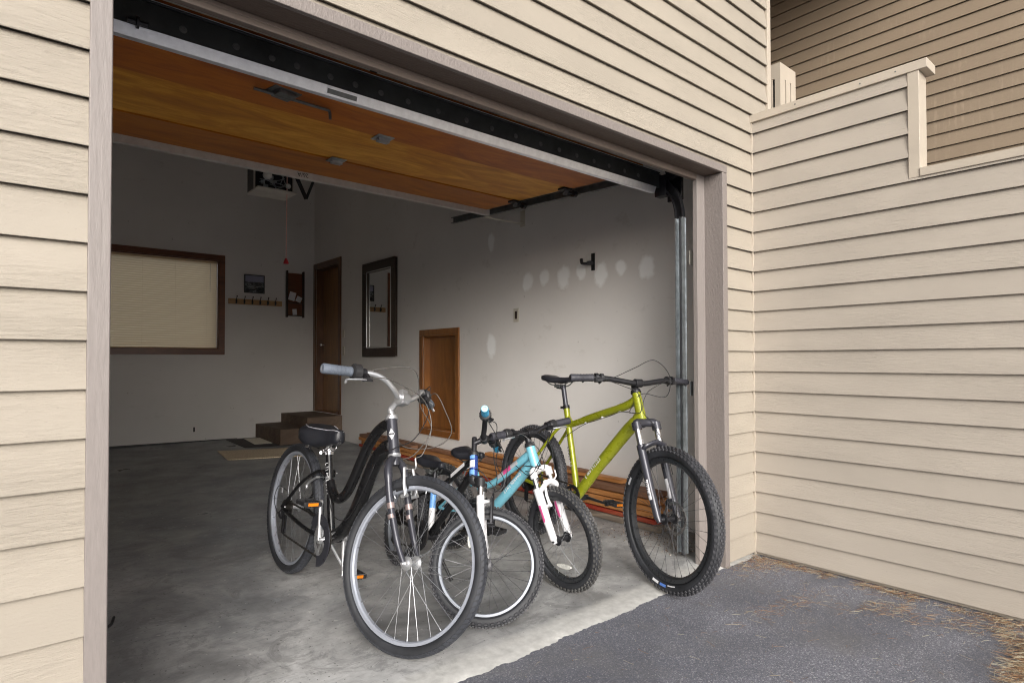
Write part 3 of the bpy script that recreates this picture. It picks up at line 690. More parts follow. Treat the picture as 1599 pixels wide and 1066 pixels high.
for x in (.413, .57, .686, .772, .895, .993, 1.1, 1.22, 1.364, 1.509, 1.65, 1.791, 1.949, 2.075, 2.20, 2.33, 2.45, 2.58, 2.70):
    s = MB(); s.lathe((x, 2.094, 2.163), (0, -1, 0), [(.0115, 0), (.0115, .0015), (.007, .003), (.006, .003), (.005, .0015), (0, .0015)], 16); s.build('bolt', M['bolt'], wsd)
s = MB(); s.box((.212, 2.0875, 2.2192), (2.88, 2.0925, 2.2212)); s.build('strip_edge', M['steel_rail'], wsd)
s = MB(); s.box((.235, 3.622, dz(3.62) - .036), (2.83, 3.640, dz(3.62) + .045)); s.box((.235, 3.6215, dz(3.62) - .040), (2.83, 3.655, dz(3.62) - .0365)); top = s.build('top_rail', M['rail_grey'], gd, bevel=.001)
text('26/A', .036, M['black'], basis((1.375, 3.6212, dz(3.62) - .018), (-1, 0, 0), (0, 0, -1)), top, 'handwritten_mark')
# slide lock
lk = MB(); zl = dz(2.52)
lk.box((.80, 2.44, zl - .006), (.92, 2.53, zl - .0005), Matrix.Rotation(rad(12), 3, 'Z')); lk.box((.825, 2.45, zl - .022), (.90, 2.52, zl - .0065), Matrix.Rotation(rad(12), 3, 'Z'))
lo = lk.build('slide_lock', M['steel_dark'], gd, bevel=.002)
s = MB(); s.cyl((.745, 2.49, zl - .017), (1.05, 2.50, zl - .017), .0065); s.tube(spline([(1.05, 2.50, zl - .017), (1.065, 2.50, zl - .022), (1.068, 2.50, zl - .055)], 5), .0065, 8); s.build('lock_bolt', M['steel_dark'], lo)
for (x, y) in ((1.43, 2.703), (1.42, 3.238)):
    s = MB(); z = dz(y); s.box((x - .045, y - .045, z - .004), (x + .045, y + .045, z - .0005)); s.box((x - .03, y - .018, z - .022), (x + .03, y + .018, z - .0045)); s.cyl((x - .036, y, z - .015), (x + .036, y, z - .015), .006)
    s.build('centre_hinge', M['steel'], gd, bevel=.001)
for y in (2.30, 2.74, 3.25):
    s = MB(); z = dz(y); s.box((2.73, y - .03, z - .012), (2.80, y + .03, z - .0005)); s.cyl((2.79, y, z - .02), (2.86, y, z - .02), .006); s.cyl((2.84, y, z - .02), (2.866, y, z - .02), .022); s.bar((2.765, y - .02, z - .012), (2.78, y + .02, z - .034), .03, .006)
    s.build('roller_hinge', M['black_metal'], gd)
s = MB(); s.cyl((.262, 2.075, 2.132), (.315, 2.075, 2.132), .0075); s.cyl((.285, 2.075, 2.132), (.292, 2.075, 2.132), .018); s.build('corner_roller', M['black_metal'], gd)
s = MB(); s.bar((.236, 2.98, dz(2.98) - .01), (.27, 2.98, dz(2.98) - .012), .02, .012); s.build('side_catch', M['alloy'], gd)

tr = thing('door_track', 'galvanised roller track rising at the right jamb and bending back under the ceiling', 'track')
def channel(mb, path, w=.052, d=.026):
    """C-shaped channel swept along a path in the YZ plane; opening toward -X"""
    path = [Vector(p) for p in path]; rings = []
    for i, p in enumerate(path):
        tdir = (path[min(i + 1, len(path) - 1)] - path[max(i - 1, 0)]).normalized(); nrm = Vector((1, 0, 0)).cross(tdir).normalized()
        pr = [(-d, -w / 2 + .006), (-d, -w / 2), (0, -w / 2), (0, w / 2), (-d, w / 2), (-d, w / 2 - .006), (-d + .003, w / 2 - .006), (-d + .003, w / 2 - .003), (-.003, w / 2 - .003), (-.003, -w / 2 + .003), (-d + .003, -w / 2 + .003), (-d + .003, -w / 2 + .006)]
        rings.append([p + Vector((1, 0, 0)) * a + nrm * b for a, b in pr])
    mb.loft(rings)
s = MB(); channel(s, [(2.925, 1.965, .03), (2.925, 1.965, 1.93)]); s.box((2.926, 1.935, .03), (2.929, 1.995, 1.93)); s.box((2.929, 1.990, .20), (2.957, 1.993, 1.93)); s.build('vertical_track', M['steel'], tr)
s = MB(); s.box((2.885, 1.9485, .03), (2.8985, 1.952, 1.93)); s.box((2.9575, 1.985, .25), (2.962, 1.99, 1.9)); s.build('track_edge', M['black_metal'], tr)
arc = [(2.925, 1.965, 1.931)] + [(2.925, 1.965 + .30 * (1 - math.cos(a)), 1.931 + .30 * math.sin(a)) for a in [rad(x) for x in range(8, 91, 8)]] 
arc += [(2.925, 2.30, 2.236)]
s = MB(); channel(s, arc); s.build('curved_track', M['black_metal'], tr)
s = MB(); channel(s, [(2.925, 2.301, 2.236), (2.925, 4.25, 2.325)]); s.box((2.9255, 2.30, 2.225), (2.929, 2.301, 2.25)); s.bar((2.94, 2.301, 2.262), (2.94, 4.25, 2.351), .03, .003); s.build('horizontal_track', M['steel_dark'], tr)
for z in (1.66, .92):
    s = MB(); s.box((2.93, 1.914, z), (2.99 if z > 1 else 2.955, 1.9175, z + .08)); s.build('jamb_bracket', M['plate'] if z > 1 else M['steel'], tr)
s = MB(); s.box((2.93, 3.86, 2.355), (2.934, 3.90, 2.9)); s.box((2.934, 3.86, 2.30), (XR - .001, 3.90, 2.304)); s.box((XR - .005, 3.85, 2.28), (XR - .0015, 3.91, 2.42)); s.build('wall_bracket', M['plate'], tr)
s = MB(); s.bar((2.90, 2.00, 2.235), (2.93, 2.00, 2.235), .12, .12, (0, .3, 1)); s.cyl((2.80, 2.03, 2.27), (2.97, 2.03, 2.27), .05); s.box((2.955, 1.98, 2.05), (2.975, 2.08, 2.31)); s.box((2.90, 2.05, 2.08), (2.955, 2.13, 2.2)); s.build('end_bearing', M['black_metal'], tr, bevel=.003)
s = MB(); s.cyl((2.96, 1.99, 2.22), (2.955, 1.985, 1.72), .0018, n=6); s.cyl((2.945, 1.98, 2.2), (2.945, 1.975, .15), .0016, n=6); s.tube(spline([(2.965, 2.0, 2.2), (2.975, 1.99, 2.0), (2.955, 1.985, 1.8), (2.96, 1.985, 1.6)], 6), .004, 8); s.build('lift_cable', M['black_metal'], tr)
tb = thing('torsion_spring_bar', 'black torsion bar with coil spring in the shadow above the doorway', 'spring bar')
s = MB(); s.cyl((.0, 2.03, 2.40), (3.0, 2.03, 2.40), .014); s.build('bar', M['black_metal'], tb)
s = MB(); s.tube([Vector((.55 + .7 * t / 900, 2.03 + .035 * math.cos(t * .42), 2.40 + .035 * math.sin(t * .42))) for t in range(0, 901)], .0045, 5); s.build('coil_spring', M['black_metal'], tb)
s = MB(); s.box((.50, 1.915, 2.33), (.56, 1.925, 2.52)); s.box((.52, 1.925, 2.38), (.54, 2.05, 2.42)); s.box((.66, 1.915, 2.29), (.70, 2.02, 2.34)); s.bar((.50, 1.95, 2.33), (.70, 1.95, 2.30), .01, .01); s.build('bar_bracket', M['black_metal'], tb)

op = thing('garage_door_opener', 'ceiling-hung opener motor with its cover off and bulbs showing', 'door opener', (1.66, 5.5, 2.64))
s = MB(); s.box((0, .004, .02), (.33, .22, .30)); s.build('housing', M['black_metal'], op)
s = MB()
for lo, hi in (((-.008, -.10, 0), (.338, .22, .012)), ((-.008, -.012, .0125), (-.0005, .02, .30)), ((.3305, -.012, .0125), (.338, .02, .30))): s.box(lo, hi)
s.build('cover_frame', M['opener'], op, bevel=.002)
s = MB(); s.ball((.10, -.02, .14), .040, 16); s.cyl((.10, -.02, .14), (.10, .004, .14), .02); s.build('light_bulb', M['bulb'], op)
s = MB(); s.ball((.285, -.02, .075), .024, 14); s.build('light_bulb', M['bulb'], op)
s = MB(); rr = random.Random(5)
for i in range(14):
    a = Vector((rr.uniform(.02, .31), -.004, rr.uniform(.03, .27))); b = Vector((rr.uniform(.02, .31), -.004, rr.uniform(.03, .27))); mid = (a + b) / 2 + Vector((0, -.03, rr.uniform(-.05, .05)))
    s.tube(spline([a, mid, b], 5), .0035, 6)
for i in range(10):
    x, z = rr.uniform(.03, .28), rr.uniform(.03, .24); s.box((x, -.014, z), (x + rr.uniform(.01, .04), .003, z + rr.uniform(.01, .03)))
s.build('circuit_wiring', M['steel'], op)
s = MB(); s.cyl((.16, .1, .30), (.16, .1, 1.45), .012); s.cyl((.30, .2, .30), (.30, .2, 1.45), .012); s.bar((.10, -3.3, .32), (.10, .0, .32), .03, .02); s.build('hanger', M['black_metal'], op)
s = MB(); s.bar((.34, 0, .24), (.44, -.05, -.02), .012, .035); s.bar((.44, -.05, -.02), (.50, -.09, .17), .012, .022); s.build('door_arm', M['black'], op)
rc = thing('release_cord', 'thin faded cord with a red pull handle hanging below the opener', 'cord', (1.935, 5.5, 2.03))
s = MB(); s.cyl((0, 0, .02), (0, -.02, .80), .0042, n=6); s.build('string', M['string'], rc)
s = MB(); s.lathe((0, 0, -.022), (0, 0, 1), [(.024, 0), (.022, .012), (.010, .045), (.008, .048), (0, .048)], 16); s.build('pull_handle', M['red'], rc)

# ------------------------------------------------------------------ pine needles
def needles(mb, n, fn, rnd, zc=-.012, hz=.0):
    for i in range(n):
        x, y, L = fn(rnd)
        a = rnd.random() * PI * 2; tilt = rnd.uniform(-.04, .10); c0, s0 = math.cos(a), math.sin(a); w = .00055
        z = zc + .001 + rnd.random() * hz
        k = rnd.uniform(-.25, .25) * L; pts = [Vector((x, y, z)), Vector((x + c0 * L / 2 - s0 * k * .5, y + s0 * L / 2 + c0 * k * .5, z + abs(tilt) * L * .5 + .001)), Vector((x + c0 * L, y + s0 * L, z + max(0, tilt) * L))]
        sd = Vector((-s0, c0, 0)) * w; up = Vector((0, 0, w * 1.2)); vs = []
        for p in pts: vs += [p - sd, p + sd, p + up]
        mb.add(vs, [(0, 1, 4, 3), (1, 2, 5, 4), (2, 0, 3, 5), (3, 4, 7, 6), (4, 5, 8, 7), (5, 3, 6, 8)])
rn = random.Random(11); pn = MB()
def okp(x, y): return x < XS - .015 and y < YF - .02
def along_wall(r):
    while True:
        y = r.uniform(.2, YF - .05) if r.random() < .75 else r.uniform(-1.2, YF); x = XS - .02 - abs(r.gauss(0, .036)) 
        if abs(math.sin(y * 9) + math.sin(y * 23 + 1)) * .5 < r.random() * .9 and okp(x, y): return x, y, r.uniform(.02, .055)
def corner(r):
    while True:
        y = YF - .02 - abs(r.gauss(0, .10)); x = XS - .02 - abs(r.gauss(0, .16))
        if okp(x, y): return x, y, r.uniform(.015, .045)
def scatter(r):
    while True:
        x = r.uniform(1.2, XS - .02); y = r.uniform(-.6, YF - .06)
        dw = XS - x
        if r.random() < .18 + .8 * math.exp(-dw / .35) and okp(x, y): return x, y, r.uniform(.012, .05)
def patchf(cx, cy, sx, sy, ang):
    def f(r):
        while True:
            u, v = r.gauss(0, sx), r.gauss(0, sy); x = cx + u * math.cos(ang) - v * math.sin(ang); y = cy + u * math.sin(ang) + v * math.cos(ang)
            if okp(x, y): return x, y, r.uniform(.025, .07)
    return f
needles(pn, 900, along_wall, rn, hz=.008); needles(pn, 260, corner, rn, hz=.006); needles(pn, 420, scatter, rn)
needles(pn, 120, patchf(3.05, .98, .09, .05, -.5), rn, hz=.004); needles(pn, 90, patchf(2.72, 1.30, .14, .04, -.2), rn)
needles(pn, 130, patchf(3.10, .70, .13, .05, -.9), rn, hz=.006)
needles(pn, 1000, patchf(2.84, .455, .15, .028, 0.), rn, hz=.024); needles(pn, 260, patchf(3.08, .53, .09, .03, .5), rn, hz=.012)
o = pn.build('pine_needles', M['needle'], smooth=False); o['kind'] = 'stuff'; o['label'] = 'fallen brown pine needles scattered over the asphalt along the side wall'; o['category'] = 'pine needles'
du = MB()
for i in range(3600):
    q = rn.random()
    if q < .5: x, y, _ = along_wall(rn)
    elif q < .7: x, y, _ = corner(rn)
    else: x, y, _ = scatter(rn)
    r = rn.uniform(.0010, .0034); a = rn.random() * PI; c_, s_ = math.cos(a) * r, math.sin(a) * r; z = -.012
    du.add([(x - c_, y - s_, z), (x + s_, y - c_, z), (x + c_, y + s_, z), (x, y, z + r * rn.uniform(.5, 1))], [(0, 1, 3), (1, 2, 3), (2, 0, 3)])
o = du.build('bark_crumbs', M['duff'], smooth=False); o['kind'] = 'stuff'; o['label'] = 'bark crumbs and grit on the asphalt at the foot of the side wall'; o['category'] = 'litter'

# ------------------------------------------------------------------ bicycles
def seg(a, b, r, r2=None): return (a, b, r, r2)
class Bike:
    def __init__(s, P, name, label, st):
        s.P = P; s.st_ = st; d = P
        th, le = rad(d['th']), rad(d['lean'])
        s.M = Matrix.Rotation(th, 3, 'Z') @ Matrix.Rotation(le, 3, 'X')
        h = rad(d['hang']); s.hb = Vector((d['hbx'], 0, d['hbz'])); s.ax = Vector((-math.cos(h), 0, math.sin(h))); s.fw = Vector((math.sin(h), 0, math.cos(h)))
        s.S = Matrix.Rotation(rad(d['steer']), 3, s.ax)
        s.ht = s.hb + s.ax * d['hl']; s.fh = Vector((d['fc'], 0, d['R'])); s.rh = Vector((-d['cs'], 0, d['R'])); s.bb = Vector((0, 0, d['bb']))
        sa = rad(d['sang']); s.sv = Vector((-math.cos(sa), 0, math.sin(sa)))
        s.root = thing(name, label, 'bicycle', group='bicycles parked in the garage doorway')
        T = Vector((d['x'], d['y'], 0)); R = d['R']
        # seat both tyres on the floor
        pitch = 0.; dzv = 0.
        for it in range(4):
            Mx = s.M @ Matrix.Rotation(pitch, 3, 'Y'); mins = []
            for hub, f in ((s.rh, None), (s.fh, s.st)):
                best = 9
                for k in range(120):
                    a = 2 * PI * k / 120; q = hub + Vector((math.cos(a) * R, 0, math.sin(a) * R))
                    if f: q = f(q)
                    w = Mx @ q + T; best = min(best, w.z - s.ground(w.y))
                mins.append(best)
            dzv = -mins[0] ; diff = mins[1] - mins[0]
            pitch += diff / (d['cs'] + d['fc'])
        Mx = s.M @ Matrix.Rotation(pitch, 3, 'Y')
        m4 = Mx.to_4x4(); m4.translation = T + Vector((0, 0, dzv)); s.root.matrix_world = m4; s.root.matrix_basis = m4
        s.m4 = m4
    @staticmethod
    def ground(y): return zf(y) if y > 1.75 else -.012 if y < 1.735 else -.004
    def st(s, q): return s.hb + s.S @ (Vector(q) - s.hb)
    def F(s, f, y, u): return s.st(s.ht + s.fw * f + s.ax * u + Vector((0, y, 0)))
    def Fb(s, f, y, u): return s.st(s.hb + s.fw * f + s.ax * u + Vector((0, y, 0)))
    def part(s, mb, name, mats, parent=None, **k): return mb.build(name, mats, parent or s.root, **k)
    # ---- wheel
    def wheel(s, front, tw, knob, rimm, spm, rimw=.026, rimd=.020, nsp=32, disc=False, knobsize=1., hubm=None, reflect=None, rdir=None, tyrem=None, rimside=None):
        R = s.P['R']; hub = s.fh if front else s.rh; f = s.st if front else (lambda q: Vector(q))
        fn = lambda q: f(hub + q)
        W = bpy.data.objects.new('wheel', None); COL.objects.link(W); W.parent = s.root; W.empty_display_size = .05
        r0 = tw / 2; kh = .0050 * knobsize if knob == 'mtb' else .002; Rc = R - r0 - kh; ro = Rc - r0 + .004     # tyre centre, rim outer radius
        t = MB(); t.fn = fn; pr = []
        for i in range(20):
            a = 2 * PI * i / 20 - PI / 2 + .35 * 0; ca, sa_ = math.cos(a), math.sin(a)
            if ca < -.80: continue
            rr = r0 * (1.0 if ca > 0 else 1.0 - .10 * ca * ca)
            pr.append((Rc + ca * rr, sa_ * rr))
        pr = sorted(pr, key=lambda q: math.atan2(q[1], q[0] - Rc))
        bead = .0115 if tw > .04 else .010
        pr = [(ro - .002, -bead * .75)] + [(ro + .004, -bead)] + [p for p in pr if p[0] > ro + .006] + [(ro + .004, bead)] + [(ro - .002, bead * .75)]
        t.lathe((0, 0, 0), (0, 1, 0), pr, 96, closed=True); t.m = 1
        rn = random.Random(5)
        if knob == 'mtb':
            n = int(2 * PI * R / .028)
            for k in range(n):
                th0 = 2 * PI * k / n
                for (phi, w, l, o) in ((-60, .34, .56, .5), (60, .34, .56, .5), (-38, .22, .44, 0), (38, .22, .44, 0), (-14, .30, .44, .5), (14, .30, .44, .5), (0, .32, .40, 0)):
                    if phi in (-15, 15) and k % 2: phi *= 1.35
                    th = th0 + o * 2 * PI / n; a = rad(phi)
                    wy = w * r0 / 2; ll = l * .028 / 1.2 * .95
                    er = Vector((math.cos(th), 0, math.sin(th))); et = Vector((-math.sin(th), 0, math.cos(th))); ey = Vector((0, 1, 0))
                    nr = er * math.cos(a) + ey * math.sin(a); tn = -er * math.sin(a) + ey * math.cos(a)
                    c0 = er * Rc + nr * (r0 - .001); vs = []
                    for hh, sc_ in ((-.001, 1.08), (kh + .001, .88)):
                        for i, j in ((-1, -1), (1, -1), (1, 1), (-1, 1)): vs.append(c0 + nr * hh + tn * (i * wy * sc_) + et * (j * ll / 2 * sc_))
                    t.add(vs, [(4, 5, 6, 7), (0, 1, 5, 4), (1, 2, 6, 5), (2, 3, 7, 6), (3, 0, 4, 7)])
        elif knob == 'road':       # shallow blocks of a commuter tread
            n = 90
            for k in range(n):
                th0 = 2 * PI * k / n
                for (phi, w, l, sk) in ((-46, .62, .74, .35), (46, .62, .74, -.35), (-14, .40, .80, .3), (14, .40, .80, -.3)):
                    th = th0 + (.5 if abs(phi) < 20 else 0) * 2 * PI / n; a = rad(phi); step = 2 * PI * R / n
                    wy = w * r0 / 2; ll = l * step
                    er = Vector((math.cos(th), 0, math.sin(th))); et = Vector((-math.sin(th), 0, math.cos(th))); ey = Vector((0, 1, 0))
                    nr = er * math.cos(a) + ey * math.sin(a); tn = -er * math.sin(a) + ey * math.cos(a)
                    c0 = er * Rc + nr * (r0 - .0006); vs = []
                    for hh, sc_ in ((0, 1.), (.0019, .93)):
                        for i, j in ((-1, -1), (1, -1), (1, 1), (-1, 1)): vs.append(c0 + nr * (hh - .0006 * i * i) + tn * (i * wy * sc_) + et * (j * ll / 2 * sc_ + sk * i * step * .5))
                    t.add(vs, [(4, 5, 6, 7), (0, 1, 5, 4), (1, 2, 6, 5), (2, 3, 7, 6), (3, 0, 4, 7)])
        t.build('tyre', [M['carcass'], tyrem or M['tyre']], W, angle=28)
        r_ = MB(); r_.fn = fn; w2 = rimw / 2; ri = ro - rimd
        prof = [(ro + .003, -w2), (ro + .003, -w2 + .0022), (ro - .004, -w2 + .004), (ro - .004, w2 - .004), (ro + .003, w2 - .0022), (ro + .003, w2), (ri + rimd * .35, w2), (ri, w2 * .55), (ri, -w2 * .55), (ri + rimd * .35, -w2)]
        r_.lathe((0, 0, 0), (0, 1, 0), prof, 96, closed=True)
        rim = r_.build('rim', rimm, W, angle=30)
        sp = MB(); sp.fn = fn; hf = .022; hy = .030
        for k in range(nsp):
            side = 1 if k % 2 else -1; grp = (k // 2) % 2; th = 2 * PI * k / nsp; off = rad(62) * (1 if grp else -1) * (1 if side > 0 else 1)
            a = Vector((math.cos(th + off) * hf, side * hy, math.sin(th + off) * hf)); b = Vector((math.cos(th) * (ri + .001), side * .003, math.sin(th) * (ri + .001)))
            sp.tube([a, b], .00095, 5, caps=False); nb = b + (a - b).normalized() * .012; sp.tube([nb, b], .0021, 6, caps=False)
        sp.build('spokes', spm, W)
        h_ = MB(); h_.fn = fn
        h_.lathe((0, -.055, 0), (0, 1, 0), [(.005, -.006), (.008, -.006), (.008, .004), (.010, .004), (.014, .016), (.014, .019), (.026, .021), (.026, .026), (.015, .030), (.011, .055), (.015, .080), (.026, .084), (.026, .089), (.014, .091), (.010, .106), (.008, .106), (.008, .116), (.005, .116)], 24)
        h_.cyl((0, -.066, 0), (0, .066, 0), .0045)
        h_.build('hub', hubm or M['alloy'], W)
        if disc:
            q = MB(); q.fn = fn; rr = .080 if front else .070; n = 72; y = .036
            rings = []
            for yy in (y, y + .0018): 
                rings.append([Vector((math.cos(2 * PI * j / n) * (rr - (.0035 if j % 4 < 1 else 0)), yy, math.sin(2 * PI * j / n) * (rr - (.0035 if j % 4 < 1 else 0)))) for j in range(n)])
            inn = [[Vector((math.cos(2 * PI * j / n) * (rr - .015), yy, math.sin(2 * PI * j / n) * (rr - .015))) for j in range(n)] for yy in (y, y + .0018)]
            q.loft([rings[0], rings[1], inn[1], inn[0], rings[0]], caps=False)
            for k in range(6): 
                a = 2 * PI * k / 6; q.bar((math.cos(a) * .02, y + .001, math.sin(a) * .02), (math.cos(a + .35) * (rr - .014), y + .001, math.sin(a + .35) * (rr - .014)), .0016, .007, (-math.sin(a), 0, math.cos(a)))
            q.lathe((0, y - .001, 0), (0, 1, 0), [(.01, 0), (.024, 0), (.024, .004), (.01, .004)], 24); q.build('brake_disc', M['rotor'], W)
        if reflect is not None:
            q = MB(); q.fn = fn; a = reflect; er = Vector((math.cos(a), 0, math.sin(a))); et = Vector((-math.sin(a), 0, math.cos(a)))
            c = er * (ri - .055) + Vector((0, -.012, 0)); ring = []
            if rdir is not None: et = Vector((math.cos(rdir), 0, math.sin(rdir))); er = Vector((-et.z, 0, et.x))
            for k in range(20):
                t_ = 2 * PI * k / 20; ring.append(c + et * math.cos(t_) * .052 + er * math.sin(t_) * .0115)
            q.loft([[p + Vector((0, -.005, 0)) for p in ring], [p + Vector((0, .004, 0)) for p in ring]]); q.build('spoke_reflector', M['clear'], W, bevel=.001)
        s.ro, s.ri = ro, ri
        return W
    # ---- drivetrain
    def drivetrain(s, cr=.17, ang=100, ring=.085, ringm=None, armm=None, y=-.045, cog=.045, guard=False, pedref=True, ped='flat', triple=False):
        bb = s.bb; g_ = MB(); g_.cyl(bb + Vector((0, -.045, 0)), bb + Vector((0, .045, 0)), .019); s.part(g_, 'bottom_bracket', M['black_metal'])
        C = bpy.data.objects.new('crankset', None); COL.objects.link(C); C.parent = s.root
        def ringmesh(r, yy, teeth, name, mat):
            q = MB(); n = teeth * 2; out = [[bb + Vector((math.cos(PI * j / teeth) * (r + (.003 if j % 2 else -.001)), yv, math.sin(PI * j / teeth) * (r + (.003 if j % 2 else -.001)))) for j in range(n)] for yv in (yy, yy + .0022)]
            inn = [[bb + Vector((math.cos(PI * j / teeth) * (r * .78), yv, math.sin(PI * j / teeth) * (r * .78))) for j in range(n)] for yv in (yy, yy + .0022)]
            q.loft([out[0], out[1], inn[1], inn[0], out[0]], caps=False)
            for k in range(5):
                a = 2 * PI * k / 5 + rad(ang); q.bar(bb + Vector((math.cos(a) * .015, yy, math.sin(a) * .015)), bb + Vector((math.cos(a) * r * .82, yy, math.sin(a) * r * .82)), .003, .014, (-math.sin(a), 0, math.cos(a)))
            return q.build(name, mat, C)
        ringmesh(ring, y, 38, 'chainring', ringm or M['alloy'])
        if triple: ringmesh(ring * .72, y + .008, 28, 'chainring', ringm or M['alloy'])
        for side in (-1, 1):
            a = rad(ang) + (0 if side < 0 else PI); yy = y - .012 if side < 0 else .062
            e = bb + Vector((math.cos(a) * cr, yy - .008 if side < 0 else yy + .008, math.sin(a) * cr)); o = bb + Vector((0, yy, 0)); q = MB()
            q.tube([o, o.lerp(e, .15), o.lerp(e, .9), e], [.015, .0115, .0095, .012], 12, sx=1, sy=.75); q.cyl(o + Vector((0, -.009, 0)), o + Vector((0, .009, 0)), .016); q.cyl(e + Vector((0, -.007, 0)), e + Vector((0, .007, 0)), .0135)
            q.build('crank_arm', armm or M['alloy'], C)
            p = MB(); c = e + Vector((0, side * .056, 0)); L, Wd, H = .046, .040, .011
            p.cyl(e, c + Vector((0, side * .03, 0)), .0065)
            for sx in (-1, 1):
                p.bar(c + Vector((sx * L, -Wd, 0)), c + Vector((sx * L, Wd, 0)), .007, .022); 
            for sy in (-1, 0, 1): p.bar(c + Vector((-L, sy * Wd, 0)), c + Vector((L, sy * Wd, 0)), .008, .016)
            for sx in (-1, 1):
                for k in range(5): p.box(c + Vector((sx * L - .0035, -Wd + .012 + k * .014, -.014)), c + Vector((sx * L + .0035, -Wd + .016 + k * .014, .014)))
            pd = p.build('pedal', M['black'], s.root, bevel=.0012)
            if pedref:
                for sx in (-1, 1):
                    q = MB(); q.box(c + Vector((sx * (L + .0037) - .0015, -.024, -.007)), c + Vector((sx * (L + .0037) + .0015, .024, .007))); q.build('pedal_reflector', M['orange'], pd)
        # cassette and chain
        k = MB(); rh = s.rh
        for i in range(7): k.lathe(rh + Vector((0, -.050 + i * .0042, 0)), (0, 1, 0), [(.012, 0), (cog * (.55 + .075 * i), 0), (cog * (.55 + .075 * i), .0018), (.012, .0018)], 28)
        s.part(k, 'cassette', M['chain'])
        d = MB(); yj = -.048; dd = [(-.0, -.045), (.018, -.115)]
        j1 = rh + Vector((.012, yj, -.052)); j2 = rh + Vector((.022, yj, -.118))
        for j in (j1, j2): d.lathe(j + Vector((0, -.003, 0)), (0, 1, 0), [(.003, 0), (.017, 0), (.017, .006), (.003, .006)], 18)
        d.bar(j1 + Vector((0, -.007, .012)), j2 + Vector((0, -.007, -.010)), .003, .020, (1, 0, 0)); d.bar(j1 + Vector((0, .007, .012)), j2 + Vector((0, .007, -.010)), .003, .020, (1, 0, 0))
        d.tube([rh + Vector((0, -.055, -.012)), rh + Vector((-.012, -.062, -.030)), j1 + Vector((0, -.012, 0))], [.011, .014, .012], 12); d.bar(rh + Vector((0, -.058, -.01)), j1 + Vector((.02, -.016, .01)), .012, .022)
        s.part(d, 'derailleur', M['black_metal'])
        c = MB(); yc = y + .001; r1 = ring + .001; r2 = cog * .8
        def chainseg(a, b):
            a, b = Vector(a), Vector(b); L = (b - a).length; n = max(2, int(L / .0127)); dr = (b - a) / n
            for i in range(n):
                p = a + dr * i; c.bar(p, p + dr * (.96), .0062 if i % 2 else .0044, .0085 if i % 2 else .006)
        pts = [rh + Vector((0, yj, r2)), bb + Vector((0, yc, r1))]; chainseg(*pts)
        arc_ = [bb + Vector((math.cos(a) * r1, yc, math.sin(a) * r1)) for a in [rad(x) for x in range(90, -101, -10)]]
        for a, b in zip(arc_[:-1], arc_[1:]): chainseg(a, b)
        chainseg(arc_[-1], j2 + Vector((.004, 0, -.017))); chainseg(j2 + Vector((-.016, 0, 0)), j1 + Vector((.016, 0, 0)))
        arc_ = [rh + Vector((math.cos(a) * r2, yj, math.sin(a) * r2)) for a in [rad(x) for x in range(90, 275, 15)]]
        for a, b in zip(arc_[:-1], arc_[1:]): chainseg(a, b)
        s.part(c, 'chain', M['chain'], smooth=False)
    def saddle(s, c, L, W, H, mat, tilt=0, name='saddle', piping=None, railm=None):
        """c: middle of the top surface"""
        c = Vector(c); prof = [(-.50, .62, .55, .8), (-.47, .84, .8, 1), (-.38, .98, 1, 1), (-.25, 1.0, 1, 1), (-.10, .80, .98, .96), (.03, .52, .92, .86), (.18, .34, .86, .74), (.34, .29, .82, .66), (.45, .26, .80, .56), (.50, .14, .68, .4)]
        Rt = Matrix.Rotation(rad(-tilt), 3, 'Y'); rings = []; q = MB(); edge = []
        for (x, w, h, dpt) in prof:
            hw_ = W / 2 * w; ring = []; zt = (.010 if x < -.3 else -.004 if -.2 < x < .2 else 0)
            for k in range(20):
                a = 2 * PI * k / 20; ca, sa_ = math.cos(a), math.sin(a)
                yy = hw_ * (abs(ca) ** .7) * (1 if ca > 0 else -1); zz = (H * .5 * h * sa_ ** 1 if sa_ > 0 else H * (.95 * dpt + .0) * -(abs(sa_) ** .5) * (.8 if abs(ca) > .2 else .35))
                ring.append(c + Rt @ Vector((x * L, yy, zt - H * .45 + zz)))
            rings.append(ring); edge.append((ring[1], ring[9]))
        q.loft(rings); sd = q.build(name, mat, s.root, angle=60)
        if piping:
            q = MB(); up = [r[3] + Vector((0, 0, .0008)) for r in rings[1:]]; dn = [r[7] + Vector((0, 0, .0008)) for r in rings[1:]]
            back = [rings[1][k] + Vector((-.001, 0, .0008)) for k in (3, 4, 5, 6, 7)]
            q.tube(up, .0017, 6); q.tube(dn, .0017, 6); q.tube(back, .0017, 6); 
            for kk in (2, 8): q.tube([rings[1][kk + (1 if kk < 5 else -1)], rings[1][(1 if kk < 5 else 9)] + Vector((-.0005, 0, 0)), rings[1][(19 if kk < 5 else 11)] + Vector((-.0005, 0, 0))], .0013, 6)
            q.build('stitching', piping, sd)
        q = MB(); z0 = c.z - H * 1.05
        for sy in (-1, 1):
            q.tube(spline([c + Vector((-L * .42, sy * .035, -H * .75)), Vector((c.x - L * .3, sy * .024, z0 - .012)), Vector((c.x - .02, sy * .022, z0 - .022)), Vector((c.x + .05, sy * .022, z0 - .018)), c + Vector((L * .42, sy * .010, -H * .62))], 6), .0036, 8)
        q.box((c.x - .03, -.026, z0 - .034), (c.x + .022, .026, z0 - .014)); q.build('saddle_rails', railm or M['steel_dark'], sd)
        return z0 - .03
    def grip_end(s, side):
        d = s.P; return s.F(d['cf'] - d['gb'], side * d['gw'], d['cu'] + d['gu'])
